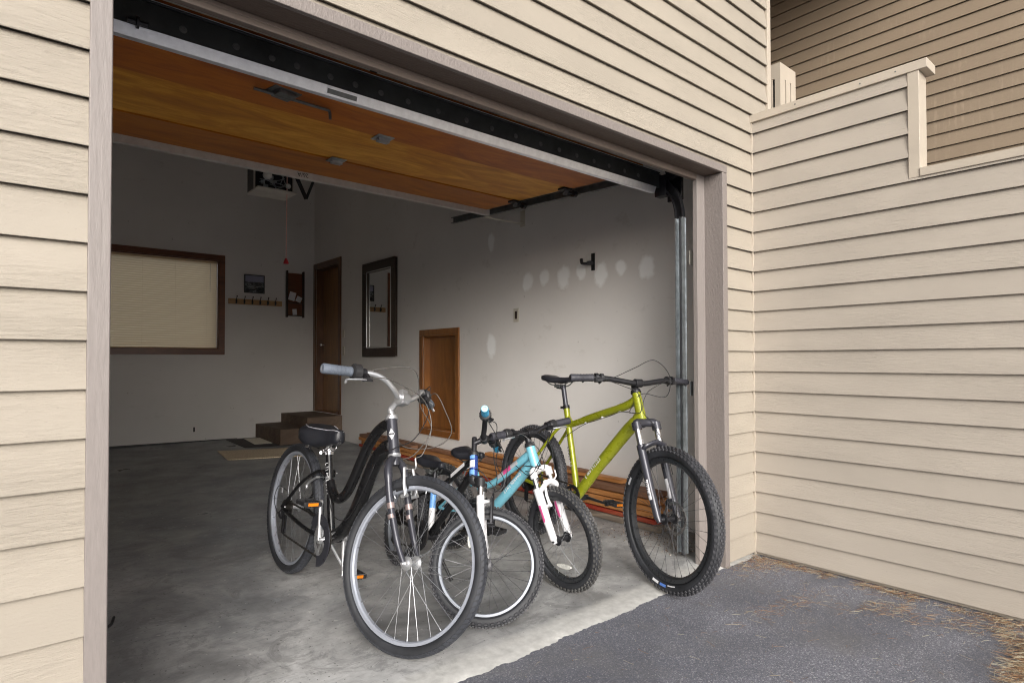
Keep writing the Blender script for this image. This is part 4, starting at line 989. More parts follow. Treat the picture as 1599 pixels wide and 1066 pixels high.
    def bars(s, mid, barm, gripm, r=.0115, gl=.11, gr=.0165, shifter='twist', leverm=None, levl=.085, levdrop=.03, gripends=None, flare=0, sh=1.):
        """mid: list of (f, y, u) offsets from the clamp on the left side, mirrored for the right"""
        d = s.P; cf, cu = d['cf'], d['cu']; H = bpy.data.objects.new('handlebar', None); COL.objects.link(H); H.parent = s.root
        q = MB(); pts = []
        endL = (-d['gb'], d['gw'], d['gu'])
        full = [(0, 0, 0)] + mid + [endL]
        side = {}
        for sg in (-1, 1): side[sg] = [s.F(cf + f, sg * y, cu + u) for f, y, u in full]
        path = spline(list(reversed(side[1])) + side[-1][1:], 8); q.tube(path, r, 12); q.build('bar', barm, H)
        for sg in (-1, 1):
            e = side[sg][-1]; p = side[sg][-2]; dr = (e - p).normalized(); g = MB()
            a = e - dr * gl; L = [a, a + dr * .004, a + dr * .012, a + dr * gl * .5, e - dr * .006, e]
            g.tube(L, [gr * .95, gr * 1.08, gr, gr * .97, gr * 1.05, gr * .9], 18)
            for k in range(6): 
                cpt = a + dr * (gl * (.15 + k * .13)); g.tube([cpt - dr * .002, cpt + dr * .002], gr * 1.035, 18)
            go = g.build('grip', gripm, H)
            if gripends: 
                g2 = MB(); g2.lathe(e + dr * .0003, dr, [(.0, 0), (gr * .92, 0), (gr * .85, .003), (gr * .5, .003), (gr * .45, -.001), (0, -.001)], 18); g2.build('grip_end_cap', gripends, go)
            if shifter == 'twist':
                t = MB(); b0 = a - dr * .002; t.tube([b0, b0 - dr * .004, b0 - dr * .034, b0 - dr * .040], [gr * 1.1, gr * 1.28 * sh, gr * 1.34 * sh, gr * 1.1], 20)
                for k in range(14):
                    aa, bb_ = frame_of(dr); th = 2 * PI * k / 14; o = (aa * math.cos(th) + bb_ * math.sin(th)) * gr * 1.32 * sh
                    t.bar(b0 - dr * .006 + o, b0 - dr * .028 + o, .003, .003)
                t.build('twist_shifter', M['black'], H); lv0 = b0 - dr * .052
            else: lv0 = a - dr * .018
            # brake lever
            lv = MB(); fwd = s.S @ s.fw; dn = -(s.S @ s.ax)
            clampc = lv0; lv.tube([clampc - dr * .008, clampc + dr * .008], r * 1.7, 14)
            m0 = clampc + fwd * .022 + dn * (levdrop * .6); lv.bar(clampc + fwd * .006, m0, .018, .016); lv.bar(m0 - dr * .018, m0 + dr * .022 + dn * .004, .014, .016)
            lv.build('lever_clamp', M['black_metal'], H)
            lb = MB(); b0 = m0 + dr * .012 + dn * .004; lb.tube(spline([b0, b0 + dr * .03 + fwd * .010 + dn * .004, b0 + dr * (levl * .7) + fwd * .008 + dn * levdrop * .12, b0 + dr * levl + fwd * .002 + dn * levdrop * .15, b0 + dr * (levl + .010) + fwd * .008 + dn * levdrop * .42], 6), [.0065] * 12 + [.0055] * 13, 10, sx=1.2, sy=.7)
            lb.build('brake_lever', leverm or M['alloy'], H)
            if shifter == 'trigger':
                t = MB(); c = clampc - dr * .03 + dn * .014 + fwd * .012; t.ball(c, .019, 12, (1, 1, .7)); t.bar(c, c + dr * .035 + dn * .012 + fwd * .012, .008, .010); t.bar(c, c + dr * .01 - fwd * .03 + dn * .01, .008, .010); t.tube([clampc - dr * .038, clampc - dr * .022], r * 1.5, 12); t.build('trigger_shifter', M['black'], H)
            side[sg] = (clampc, m0, dr)
        s.lv = side; s.H = H
        return H
    def cable(s, pts, mat=None, r=.0020, name='cable'):
        q = MB(); q.tube(spline(pts, 10), r, 7); return s.part(q, name, mat or M['cable'])
    def vbrake(s, front, arm=None, pad=None):
        f = s.st if front else (lambda q: Vector(q)); hub = s.fh if front else s.rh; arm = arm or M['alloy']
        if front: up = (s.hb - s.fh); fwdv = Vector((0, 0, 0)); up = s.ax.copy(); back = s.fw
        else: up = (Vector((-.115, 0, .56)) - s.rh).normalized(); back = Vector((-up.z, 0, up.x)) 
        B = bpy.data.objects.new('rim_brake', None); COL.objects.link(B); B.parent = s.root
        R = s.P['R']; bo = back * (.026 if front else .022)
        for sg in (-1, 1):
            q = MB(); a = f(hub + up * (s.ro - .035) + bo + Vector((0, sg * .036, 0))); b = f(hub + up * (s.ro + .012) + bo + Vector((0, sg * .040, 0))); c = f(hub + up * (R + .030) + bo + Vector((0, sg * .030, 0)))
            q.tube([a, b, c], [.0085, .007, .0055], 10, sx=1.1, sy=.8); q.cyl(f(hub + up * (s.ro - .035) + bo * .2 + Vector((0, sg * .036, 0))), f(hub + up * (s.ro - .035) + bo * 1.3 + Vector((0, sg * .036, 0))), .008); q.build('brake_arm', arm, B)
            q = MB(); o = f(hub + up * (s.ro - .002) + Vector((0, sg * .0185, 0))); t_ = (f(hub + back) - f(hub)).normalized()
            q.bar(o - t_ * .03, o + t_ * .03, .010, .012); q.build('brake_pad', M['black'], B)
        q = MB(); tl = f(hub + up * (R + .028) + bo + Vector((0, .034, 0))); tr_ = f(hub + up * (R + .028) + bo + Vector((0, -.034, 0)))
        q.tube([tl, tr_], .0014, 6); q.tube([tr_ + (tl - tr_) * .05, tr_ + (tl - tr_) * .30], .006, 8)
        nz = spline([tl + (tr_ - tl) * -.02, tl + (tl - tr_).normalized() * .018 + (f(hub + up) - f(hub)) * .012, tl + (tl - tr_).normalized() * .020 + (f(hub + up) - f(hub)) * .05], 6); q.tube(nz, .0035, 8); q.build('brake_noodle', arm, B)
        return nz[-1]
    def susp(s, crownm, stm, lowm, sw=.055, sr=.014, lr=.019, crown_drop=.03, stl=.10, archf=.03, archm=None, decal=None, lowstr=None):
        """telescopic fork along the steering axis"""
        fh = s.fh - s.hb; f0 = fh.dot(s.fw); u0 = fh.dot(s.ax); FK = bpy.data.objects.new('fork', None); COL.objects.link(FK); FK.parent = s.root
        fl = f0 * .62; uc = -crown_drop
        q = MB(); q.tube([s.Fb(0, 0, .01), s.Fb(0, 0, -.012), s.Fb(fl * .4, 0, uc)], [.022, .022, .02], 14)
        pts = [s.Fb(fl, -sw, uc - .016), s.Fb(fl, -sw, uc - .004), s.Fb(fl * .8, -sw * .78, uc + .008), s.Fb(fl * .45, 0, uc + .012), s.Fb(fl * .8, sw * .78, uc + .008), s.Fb(fl, sw, uc - .004), s.Fb(fl, sw, uc - .016)]
        q.tube(spline(pts, 5), [sr * 1.35] * 31, 12, sx=1, sy=.95)
        for sg in (-1, 1): q.tube([s.Fb(fl, sg * sw, uc - .03), s.Fb(fl, sg * sw, uc + .008)], sr * 1.5, 16)
        q.build('fork_crown', crownm, FK)
        us = uc - .028
        ul = us - stl
        for sg in (-1, 1):
            q = MB(); q.tube([s.Fb(fl, sg * sw, us + .01), s.Fb(fl, sg * sw, ul - .02)], sr, 16); q.build('stanchion', stm, FK)
            q = MB(); e = s.Fb(f0 - .006, sg * (sw * .98), u0 + .012)
            q.tube([s.Fb(fl, sg * sw, ul + .004), s.Fb(fl, sg * sw, ul), s.Fb(fl, sg * sw, ul - .03), s.Fb(fl + (f0 - fl) * .25, sg * sw, ul + (u0 - ul) * .6), e, s.Fb(f0, sg * sw * .97, u0 - .012)], [lr * .92, lr * 1.06, lr * 1.03, lr * .93, lr * .85, lr * .5], 16)
            leg = q.build('fork_leg', lowm, FK)
            if decal:
                for (t0, t1, dm, wv) in decal:
                    q = MB(); n = 6
                    A = s.Fb(fl, sg * sw, ul - .03); B_ = e; 
                    p0 = A.lerp(B_, t0); p1 = A.lerp(B_, t1); dv = (p1 - p0).normalized(); outv = (s.Fb(0, -1, 0) - s.Fb(0, 0, 0)).normalized(); tv = dv.cross(outv).normalized()
                    rr = lr * (1.035 - .12 * (t0 + t1) / 2) + .0006; rows = []
                    for p in (p0, p1): rows.append([p + outv * (math.cos(a) * rr) + tv * (math.sin(a) * rr) for a in [rad(x) for x in range(-wv, wv + 1, 12)]])
                    q.loft(rows, closed=False); q.build('leg_decal', dm, leg)
        q = MB(); ah = s.P['R'] - (s.hb - s.fh).length
        ua = u0 + s.P['R'] + .012
        ar = [s.Fb(fl, -sw, ul - .025), s.Fb(fl + archf * .9, -sw * .93, ul - .01 + (ua - ul) * .55), s.Fb(fl + archf * 1.25, -sw * .45, ua + .004), s.Fb(fl + archf * 1.3, 0, ua + .010), s.Fb(fl + archf * 1.25, sw * .45, ua + .004), s.Fb(fl + archf * .9, sw * .93, ul - .01 + (ua - ul) * .55), s.Fb(fl, sw, ul - .025)]
        q.tube(spline(ar, 6), [lr * .72] * 37, 10, sx=1, sy=.7); q.build('fork_arch', archm or lowm, FK)
        return FK
    def headset(s, r, mat, capm=None):
        q = MB(); q.lathe(s.ht, s.ax, [(r * .9, -.004), (r * 1.18, -.002), (r * 1.22, .006), (r * 1.05, .010), (r * 1.12, .014), (r * .9, .020), (0, .020)], 24); s.part(q, 'headset_cup', mat); q = MB(); q.lathe(s.hb, -s.ax, [(r * .9, -.004), (r * 1.18, -.002), (r * 1.22, .006), (r * 1.05, .012), (0, .014)], 24); s.part(q, 'headset_cup', mat)
def surface_strokes(B, o, dirv, upv, nrm, L, Hh, n, mat, parent, seed=1, name='lettering'):
    """illegible worn lettering: a row of small letter-like strokes"""
    r = random.Random(seed); q = MB(); o = Vector(o); dirv = Vector(dirv).normalized(); upv = Vector(upv).normalized(); nrm = Vector(nrm).normalized(); w = L / n
    for i in range(n):
        c = o + dirv * (w * (i + .5)); kind = r.choice('ILTEONA'); s1 = w * .28; t = w * .16
        def st_(x0, y0, x1, y1): q.bar(c + dirv * x0 * s1 + upv * y0 * Hh / 2 + nrm * .0004, c + dirv * x1 * s1 + upv * y1 * Hh / 2 + nrm * .0004, t, .0008, nrm)
        if kind in 'ILTEN': st_(-1 if kind != 'T' else 0, -1, -1 if kind != 'T' else 0, 1)
        if kind in 'LE': st_(-1, -1, 1, -1)
        if kind in 'TE': st_(-1, 1, 1, 1)
        if kind == 'E': st_(-1, 0, .7, 0)
        if kind == 'N': st_(-1, 1, 1, -1); st_(1, -1, 1, 1)
        if kind == 'A': st_(-1, -1, 0, 1); st_(0, 1, 1, -1); st_(-.5, -.2, .5, -.2)
        if kind == 'O': st_(-1, -.9, -1, .9); st_(1, -.9, 1, .9); st_(-1, 1, 1, 1); st_(-1, -1, 1, -1)
    return q.build(name, mat, parent, smooth=False)
def V(x, y, z): return Vector((x, y, z))

PA = {'x': 1.1454, 'y': 2.7345, 'th': -89.1585, 'lean': -7.5598, 'steer': 22.2256, 'R': 0.3388, 'cs': 0.4945, 'fc': 0.6807, 'bb': 0.2795, 'hbx': 0.4793, 'hbz': 0.7332, 'hang': 68.1556, 'hl': 0.1562, 'sang': 68.9927, 'sl': 0.3998, 'sad': 0.5069, 'cf': 0.0662, 'cu': 0.0782, 'gb': 0.0996, 'gu': 0.0708, 'gw': 0.3748}
PB = {'x': 1.5781, 'y': 2.5892, 'th': -99.4364, 'lean': -13.2678, 'steer': 52.9932, 'R': 0.2532, 'cs': 0.3652, 'fc': 0.5278, 'bb': 0.2413, 'hbx': 0.328, 'hbz': 0.5844, 'hang': 68.2597, 'hl': 0.11, 'sang': 72.0547, 'sl': 0.25, 'sad': 0.3719, 'cf': 0.0474, 'cu': 0.0792, 'gb': -0.0352, 'gu': 0.038, 'gw': 0.3046}
PC = {'x': 2.0445, 'y': 2.6318, 'th': -86.4428, 'lean': 2.8606, 'steer': -6.3305, 'R': 0.2553, 'cs': 0.36, 'fc': 0.5631, 'bb': 0.2522, 'hbx': 0.3961, 'hbz': 0.584, 'hang': 69.945, 'hl': 0.1064, 'sang': 72.0119, 'sl': 0.25, 'sad': 0.3575, 'cf': 0.034, 'cu': 0.0607, 'gb': -0.0241, 'gu': 0.0186, 'gw': 0.2581}
PG = {'x': 2.5101, 'y': 2.4262, 'th': -97.0702, 'lean': -5.7296, 'steer': -7.8987, 'R': 0.3509, 'cs': 0.4715, 'fc': 0.6995, 'bb': 0.3224, 'hbx': 0.4711, 'hbz': 0.8071, 'hang': 68.395, 'hl': 0.1534, 'sang': 71.4159, 'sl': 0.5399, 'sad': 0.7378, 'cf': 0.0325, 'cu': 0.0439, 'gb': 0.0476, 'gu': 0.0351, 'gw': 0.3865}

def kickstand(b, x, y, top, mat, L=None):
    lean = math.tan(rad(-b.P['lean'])); q = MB(); foot = V(x, y, y * lean + .006)
    q.tube([V(*top), V(*top).lerp(foot, .96), foot], [.0075, .0075, .010], 10); q.bar(V(top[0] - .02, -.01, top[2] + .01), V(top[0] + .02, top[1], top[2] + .01), .03, .02); b.part(q, 'kickstand', mat)

# --- black comfort bicycle
b = Bike(PA, 'bicycle', 'black comfort bicycle with curved frame and large silver-rimmed wheels, nearest the camera', 'A')
b.wheel(True, .049, 'road', M['rim_silver'], M['spoke'], rimw=.028, rimd=.013, nsp=32, tyrem=M['tyre_slick']); b.wheel(False, .049, 'road', M['rim_silver'], M['spoke'], rimw=.028, rimd=.013, nsp=32, tyrem=M['tyre_slick'])
f = MB()
f.m = 1; f.tube([b.hb, b.ht], [.0240, .0232], 22); f.m = 0
tt = [(.43, .858), (.385, .853), (.33, .828), (.28, .786), (.235, .735), (.193, .666), (.155, .60), (.11, .530), (.06, .486), (.0, .470), (-.045, .487), (-.088, .535)]
f.tube(spline([V(x, 0, z) for x, z in tt], 5), .0230, 18)
dt = [(.460, .768), (.41, .757), (.355, .715), (.31, .655), (.268, .572), (.225, .485), (.17, .405), (.10, .338), (.0, .286)]
f.tube(spline([V(x, 0, z) for x, z in dt], 5), .0310, 18)
f.tube([V(0, 0, .28), V(-.15, 0, .668)], .0170, 16)
for sg in (-1, 1):
    f.tube(spline([V(-.01, sg * .030, .28), V(-.15, sg * .045, .285), V(-.30, sg * .056, .305), b.rh + V(.01, sg * .062, -.004)], 5), .0098, 10)
    f.tube(spline([V(-.105, sg * .018, .56), V(-.16, sg * .040, .575), V(-.30, sg * .055, .50), V(-.42, sg * .060, .405), b.rh + V(0, sg * .064, .004)], 5), .0085, 10)
f.bar(V(-.155, -.04, .575), V(-.155, .04, .575), .018, .018); f.bar(V(-.115, 0, .285), V(-.115, 0, .300), .10, .02)
fr = b.part(f, 'frame', [M['black_paint'], M['gunmetal']])
q = MB(); q.tube([V(-.1455, 0, .655), V(-.155, 0, .68)], .021, 18); q.bar(V(-.175, -.02, .668), V(-.175, .03, .668), .022, .014); q.bar(V(-.17, -.035, .665), V(-.145, -.045, .668), .01, .012); b.part(q, 'seat_clamp', M['chrome'])
q = MB(); sp0 = V(0, 0, .28); q.tube([sp0 + b.sv * .40, sp0 + b.sv * .475], .0135, 14); b.part(q, 'seat_post', M['alloy'])
b.saddle((-.185, 0, .790), .285, .228, .085, M['leather'], 2, piping=M['grey_decal'], railm=M['chrome'])
for sy in (-1, 1):
    q = MB(); q.tube([V(-.27 + .03 * math.cos(t) * .6, sy * .06 + .014 * math.sin(t * 1.), .676 + t * .0011) for t in [i * .6 for i in range(44)]], .0022, 6)
    b.part(q, 'saddle_spring', M['chrome'])
# badge and seat tube lettering (worn, unreadable)
nr = -V(0, 1, 0); fx = b.fw
q = MB(); hm = b.hb.lerp(b.ht, .55); ctr = hm + (b.fw * .72 + V(0, -.70, 0)) * .0243; tv = (b.fw * .70 + V(0, .72, 0)).normalized(); nn = (b.fw * .72 + V(0, -.70, 0)).normalized()
q.add([ctr + b.ax * .026 + nn * .0006, ctr - tv * .014 - nn * .0030, ctr - b.ax * .026 + nn * .0006, ctr + tv * .014 - nn * .0030, ctr + nn * .0012], [(0, 1, 4), (1, 2, 4), (2, 3, 4), (3, 0, 4)]); q.build('head_badge', M['grey_decal'], fr, smooth=False)
q = MB(); q.bar(ctr - tv * .012 + nn * .0006, ctr + tv * .012 + nn * .0006, .006, .0014, nn); q.build('badge_band', M['black'], fr, smooth=False)
so = V(0, 0, .28) + b.sv * .365; sn = (V(b.sv.z, 0, -b.sv.x) * .35 + V(0, -.94, 0)).normalized(); surface_strokes(b, so + sn * .0173, -b.sv, b.sv.cross(sn), sn, .165, .016, 10, M['white_decal'], fr, 4)
# fork
FK = bpy.data.objects.new('fork', None); COL.objects.link(FK); FK.parent = b.root
fh = b.fh - b.hb; f0 = fh.dot(b.fw); u0 = fh.dot(b.ax)
for sg in (-1, 1):
    q = MB(); q.tube(spline([b.Fb(0, 0, -.012), b.Fb(0, sg * .020, -.020), b.Fb(.003, sg * .050, -.050), b.Fb(.006, sg * .060, -.10), b.Fb(.006, sg * .060, -.20), b.Fb(f0 * .55, sg * .057, u0 * .80), b.Fb(f0, sg * .052, u0 + .004)], 6), [.0165] * 10 + [.0175] * 9 + [.015] * 6 + [.0135] * 6 + [.0115] * 6, 14); leg = q.build('fork_leg', M['gunmetal'], FK)
    q = MB()
    for (a_, c_) in ((-.205, -.228), (-.250, -.266)): q.tube([b.Fb(.007, sg * .060, a_), b.Fb(.009, sg * .060, c_)], .0158, 16, caps=False)
    q.build('leg_band', M['redbrown'], leg)
q = MB(); q.tube([b.Fb(0, 0, .004), b.Fb(0, 0, -.045)], [.0205, .0185], 16); q.build('fork_crown', M['gunmetal'], FK)
b.headset(.0232, M['alloy'])
q = MB(); q.tube(spline([b.F(0, 0, .012), b.F(0, 0, .05), b.F(.0, 0, .085), b.F(.014, 0, .105), b.F(.04, 0, .106), b.F(b.P['cf'], 0, b.P['cu'])], 6)[:-1], .0155, 14)
q = MB(); cf, cu = b.P['cf'], b.P['cu']; q.tube([b.F(0, 0, .015), b.F(0, 0, .032)], .014, 14); q.tube(spline([b.F(0, 0, .028), b.F(-.002, 0, .044), b.F(.012, 0, .056), b.F(cf * .65, 0, cu * .92), b.F(cf, 0, cu)], 6), .0150, 14)
q.tube([b.F(cf, -.026, cu), b.F(cf, .026, cu)], .026, 18); q.bar(b.F(cf - .004, 0, cu - .03), b.F(cf - .004, 0, cu + .034), .036, .040, b.F(1, 0, 0) - b.F(0, 0, 0)); b.part(q, 'stem', M['alloy'], bevel=.002)
b.bars([(.006, .045, .002), (.014, .085, .022), (.008, .125, .052), (-.012, .175, .071), (-.045, .235, .073)], M['alloy'], M['grip_grey'], r=.0118, gl=.125, gr=.0200, levl=.085, levdrop=.055, sh=1.25)
nz = b.vbrake(True, M['alloy']); b.vbrake(False, M['alloy'])
ra, rm, rd = b.lv[-1]; la, lm, ld = b.lv[1]
fwd = b.S @ b.fw; axs = b.S @ b.ax
b.cable([ra - rd * .01, ra - rd * .05 + fwd * .03 + axs * .015, ra - rd * .15 + fwd * .10 + axs * .00, b.F(.12, .05, .04), b.F(.13, .10, -.06), b.F(.06, .06, -.16), b.Fb(.0, .035, -.01), V(.38, .03, .74)], M['cable_grey'])
b.cable([rm, rm - rd * .05 + fwd * .03, b.F(.11, -.05, .11), b.F(.14, .05, .06), b.F(.14, .09, -.05), b.F(.10, .07, -.16), nz], M['cable_grey'])
b.cable([la, la - ld * .06 + fwd * .06, b.F(.12, .12, .08), b.F(.15, .05, -.02), b.F(.12, -.02, -.12), b.Fb(.035, -.03, .02), V(.40, -.028, .72)], M['cable'])
b.cable([lm, lm - ld * .04 + fwd * .06, b.F(.15, .20, .04), b.F(.17, .20, -.07), b.F(.12, .14, -.13), b.F(.02, .06, -.12), V(.40, .02, .82)], M['cable_grey'])
b.drivetrain(.170, 98, .088, M['alloy'], M['alloy'], y=-.048)
q = MB(); n = 26; ri_, ro_ = .070, .118; rings = []
for yy in (-.068, -.064):
    rings.append([V(math.cos(a) * ro_ * (1 if a < 2.2 else 1 - (a - 2.2) * .12), yy, .2795 + math.sin(a) * ro_ * (1 if a < 2.2 else 1 - (a - 2.2) * .12)) for a in [rad(-85) + rad(235) * k / n for k in range(n + 1)]] + [V(math.cos(a) * ri_, yy, .2795 + math.sin(a) * ri_) for a in [rad(150) - rad(235) * k / n for k in range(n + 1)]])
q.loft(rings); b.part(q, 'chain_guard', M['gunmetal'])
kickstand(b, -.045, .17, (-.115, .02, .275), M['alloy'])
b.cable([V(-.47, -.06, .43), V(-.56, -.07, .44), V(-.60, -.07, .36), V(-.54, -.06, .29), b.rh + V(-.01, -.06, -.06)], M['cable'])
b.cable([V(.36, 0, .742), V(.33, -.03, .60), V(.20, -.03, .42), V(.05, -.03, .40), V(-.05, -.028, .50)], M['cable'], r=.002)
q = MB(); q.box(V(-.545, -.064, .41), V(-.525, -.058, .44)); b.part(q, 'cable_stop', M['alloy'])

# --- lime mountain bicycle
b = Bike(PG, 'bicycle', 'lime green mountain bicycle with black fork and fat knobbly tyres, beside the right jamb', 'G')
for fr_ in (True, False): b.wheel(fr_, .058, 'mtb', M['rim_black'], M['spoke_dark'], rimw=.034, rimd=.024, disc=True, hubm=M['black_metal'], tyrem=M['tyre'])
f = MB()
f.tube([b.hb, b.ht], [.0265, .0235], 22)
f.tube(spline([b.hb.lerp(b.ht, .80), V(.34, 0, .875), V(.12, 0, .808), V(-.08, 0, .745), V(-.155, 0, .728)], 6), [.0232] * 8 + [.0218] * 8 + [.0190] * 9, 16, sx=1., sy=1.)
f.tube(spline([b.hb.lerp(b.ht, .22), V(.425, 0, .795), V(.36, 0, .735), V(.18, 0, .545), V(.0, 0, .34)], 6), [.030] * 6 + [.0340] * 12 + [.031] * 7, 18)
f.tube([V(0, 0, .3224), V(-.155, 0, .79), V(-.168, 0, .832)], [.0195, .0185, .019], 16)
f.tube([V(-.155, 0, .79), V(-.105, 0, .742)], .013, 12)
for sg in (-1, 1):
    f.tube(spline([V(-.01, sg * .034, .322), V(-.12, sg * .052, .328), V(-.30, sg * .062, .337), b.rh + V(.01, sg * .068, 0)], 5), .0115, 12)
    f.tube(spline([V(-.142, sg * .014, .738), V(-.20, sg * .042, .690), V(-.33, sg * .056, .545), b.rh + V(.03, sg * .064, .07), b.rh + V(0, sg * .068, .004)], 5), .0095, 12)
fr = b.part(f, 'frame', M['green'])
nd = (V(.01, 0, .365) - V(.426, 0, .825)).normalized(); sn = (V(nd.z, 0, -nd.x) * -.35 + V(0, -.94, 0)).normalized()
surface_strokes(b, V(.205, 0, .575) + V(0, -1, 0) * .0342, nd, V(0, -1, 0).cross(nd), V(0, -1, 0), .17, .015, 10, M['white_decal'], fr, 9)
so = b.bb + b.sv * .30; sn = V(0, -1, 0); surface_strokes(b, so + sn * .0206, -b.sv, b.sv.cross(sn), sn, .085, .018, 5, M['black'], fr, 3); surface_strokes(b, so + sn * .0206 - b.sv * .09, -b.sv, b.sv.cross(sn), sn, .035, .020, 2, M['white_decal'], fr, 8)
q = MB(); q.tube([V(-.166, 0, .826), V(-.173, 0, .846)], .0205, 18); q.bar(V(-.196, -.02, .832), V(-.196, .02, .832), .016, .014); b.part(q, 'seat_clamp', M['black_metal'])
q = MB(); q.tube([b.bb + b.sv * .535, b.bb + b.sv * .675], .0152, 16); b.part(q, 'seat_post', M['gunmetal'])
b.saddle((-.245, 0, 1.022), .275, .145, .034, M['leather'], 1)
q = MB(); q.box(V(-.262, -.02, .945), V(-.212, .02, .975)); b.part(q, 'seat_post_head', M['black_metal'], bevel=.004)
b.susp(M['gunmetal'], M['chrome'], M['gunmetal'], sw=.063, sr=.0165, lr=.0215, crown_drop=.026, stl=.085, archf=.034, decal=[(.44, .74, M['white_decal'], 36)])
leg = [c for c in COL.objects if c.name.startswith('leg_decal')][0]
f0_ = (b.fh - b.hb).dot(b.fw); ud = -b.ax; out = (b.Fb(0, -1, 0) - b.Fb(0, 0, 0)).normalized(); dvv = (b.Fb(0, 0, -1) - b.Fb(0, 0, 0)).normalized()
u0_ = (b.fh - b.hb).dot(b.ax); cpt = b.Fb(f0_ * .80, -.063, -.139 + (u0_ + .139) * .46) + out * .0226
surface_strokes(b, cpt, dvv, dvv.cross(out), out, .085, .014, 5, M['black'], leg, 6)
b.headset(.0235, M['black_metal'])
cf, cu = b.P['cf'], b.P['cu']
q = MB(); q.tube([b.F(0, 0, .018), b.F(0, 0, .062)], .019, 16); q.tube([b.F(0, 0, .040), b.F(cf, 0, cu)], .0185, 14); q.tube([b.F(cf, -.022, cu), b.F(cf, .022, cu)], .0225, 18); b.part(q, 'stem', M['black_metal'], bevel=.002)
b.bars([(0, .045, .0), (-.002, .11, .010), (-.010, .18, .022), (-.022, .26, .030)], M['black_metal'], M['grip_black'], r=.0145, gl=.125, gr=.0190, shifter='trigger', leverm=M['black_metal'], levl=.075)
ra, rm, rd = b.lv[-1]; la, lm, ld = b.lv[1]; fwd = b.S @ b.fw; axs = b.S @ b.ax
b.cable([rm, rm - rd * .06 + fwd * .02, b.F(.10, -.06, .10), b.F(.15, .04, .13), b.F(.17, .10, .04), b.F(.12, .09, -.06), b.F(.04, .0, -.02), V(.40, -.025, .85)])
b.cable([lm, lm - ld * .06 + fwd * .03, b.F(.12, .10, .02), b.F(.09, .0, -.03), b.F(.06, -.03, -.12), b.Fb(.045, .03, -.03), b.Fb(.055, .068, -.16), b.Fb(.06, .072, -.30)])
b.cable([ra - rd * .02, b.F(.05, -.12, .02), b.F(.075, -.05, -.03), b.F(.05, -.035, -.12), V(.40, -.024, .842)])
b.cable([V(.41, -.026, .845), V(.33, -.024, .842), V(.25, -.012, .818), V(.12, -.012, .778), V(.04, -.018, .752), V(-.05, -.025, .705), V(-.12, -.03, .66)], r=.002)
q = MB(); 
for x, z in ((.31, .845), (.17, .802), (.03, .759)): q.box(V(x - .006, -.012, z - .004), V(x + .006, .012, z + .010))
b.part(q, 'cable_guides', M['white_decal'])
q = MB(); c = b.Fb((b.fh - b.hb).dot(b.fw) - .03, .050, (b.fh - b.hb).dot(b.ax) + .075); q.ball(c, .026, 12, (1, .7, 1.1)); b.part(q, 'brake_caliper', M['black_metal'])
b.drivetrain(.172, 178, .070, M['black_metal'], M['black_metal'], y=-.048, cog=.075, pedref=True)
# coloured patches printed on the tyre wall
W = [c for c in b.root.children if c.name.startswith('wheel')][0]; tyre = [c for c in W.children if c.name.startswith('tyre')][0]
def tyre_patch(b, a0, a1, rr0, rr1, mat, name, parent):
    q = MB(); R = b.P['R']; tw = .058; Rc = R - tw / 2 - .0035; rows = []
    for rr in (rr0, (rr0 + rr1) / 2, rr1):
        row = []
        for k in range(9):
            a = a0 + (a1 - a0) * k / 8; dr = rr - Rc; y = -math.sqrt(max(0, (tw / 2) ** 2 - dr * dr)) * (1. if dr > 0 else .985) - .0012
            row.append(b.st(b.fh + V(math.cos(a) * rr, y, math.sin(a) * rr)))
        rows.append(row)
    q.loft(rows, closed=False); q.build(name, mat, parent)
Rg = PG['R']
tyre_patch(b, rad(-104), rad(-96), Rg - .045, Rg - .033, M['white_decal'], 'tyre_label', tyre); tyre_patch(b, rad(-94), rad(-86), Rg - .045, Rg - .033, M['blue_patch'], 'tyre_label', tyre); tyre_patch(b, rad(-84), rad(-74), Rg - .047, Rg - .042, M['white_decal'], 'tyre_label', tyre); tyre_patch(b, rad(150), rad(158), Rg - .045, Rg - .034, M['grey_decal'], 'tyre_label', tyre)

# --- dark blue child's bicycle
b = Bike(PB, 'bicycle', "dark blue and white child's bicycle with front wheel turned sideways, second from the left", 'B')
for fr_ in (True, False): b.wheel(fr_, .046, 'mtb', M['rim_grey'], M['spoke_dark'] if fr_ else M['spoke_dark'], rimw=.026, rimd=.010, nsp=28, knobsize=1.1, hubm=M['black_metal'], tyrem=M['tyre'], reflect=rad(142) if fr_ else None, rdir=rad(-70))
f = MB()
f.m = 0; f.tube([b.hb, b.ht], .0195, 18)
f.m = 1; f.tube([V(.285, 0, .668), V(.10, 0, .545), V(-.075, 0, .44)], .0145, 14); f.tube([V(.305, 0, .61), V(.16, 0, .43), V(0, 0, .25)], .0185, 14)
for sg in (-1, 1):
    f.tube([V(0, sg * .03, .241), b.rh + V(.01, sg * .058, 0)], .0085, 10); f.tube(spline([V(-.07, sg * .014, .44), V(-.13, sg * .04, .42), V(-.25, sg * .05, .34), b.rh + V(0, sg * .058, 0)], 5), .0075, 10)
f.m = 2; f.tube([V(0, 0, .241), V(-.042, 0, .371)], .0165, 14)
f.m = 3; f.tube([V(-.0421, 0, .3713), V(-.078, 0, .483)], .0163, 14)
fr = b.part(f, 'frame', [M['blue'], M['black_paint'], M['white'], M['blue_light']])
q = MB(); q.bar(V(.235, -.0150, .636), V(.12, -.0150, .560), .001, .018, V(0, 0, 1)); q.build('tube_stripe', M['white_decal'], fr, smooth=False)
q = MB(); n_ = (b.fw * .5 + V(0, -.86, 0)).normalized(); t_ = b.ax.cross(n_); hm = b.hb.lerp(b.ht, .5)
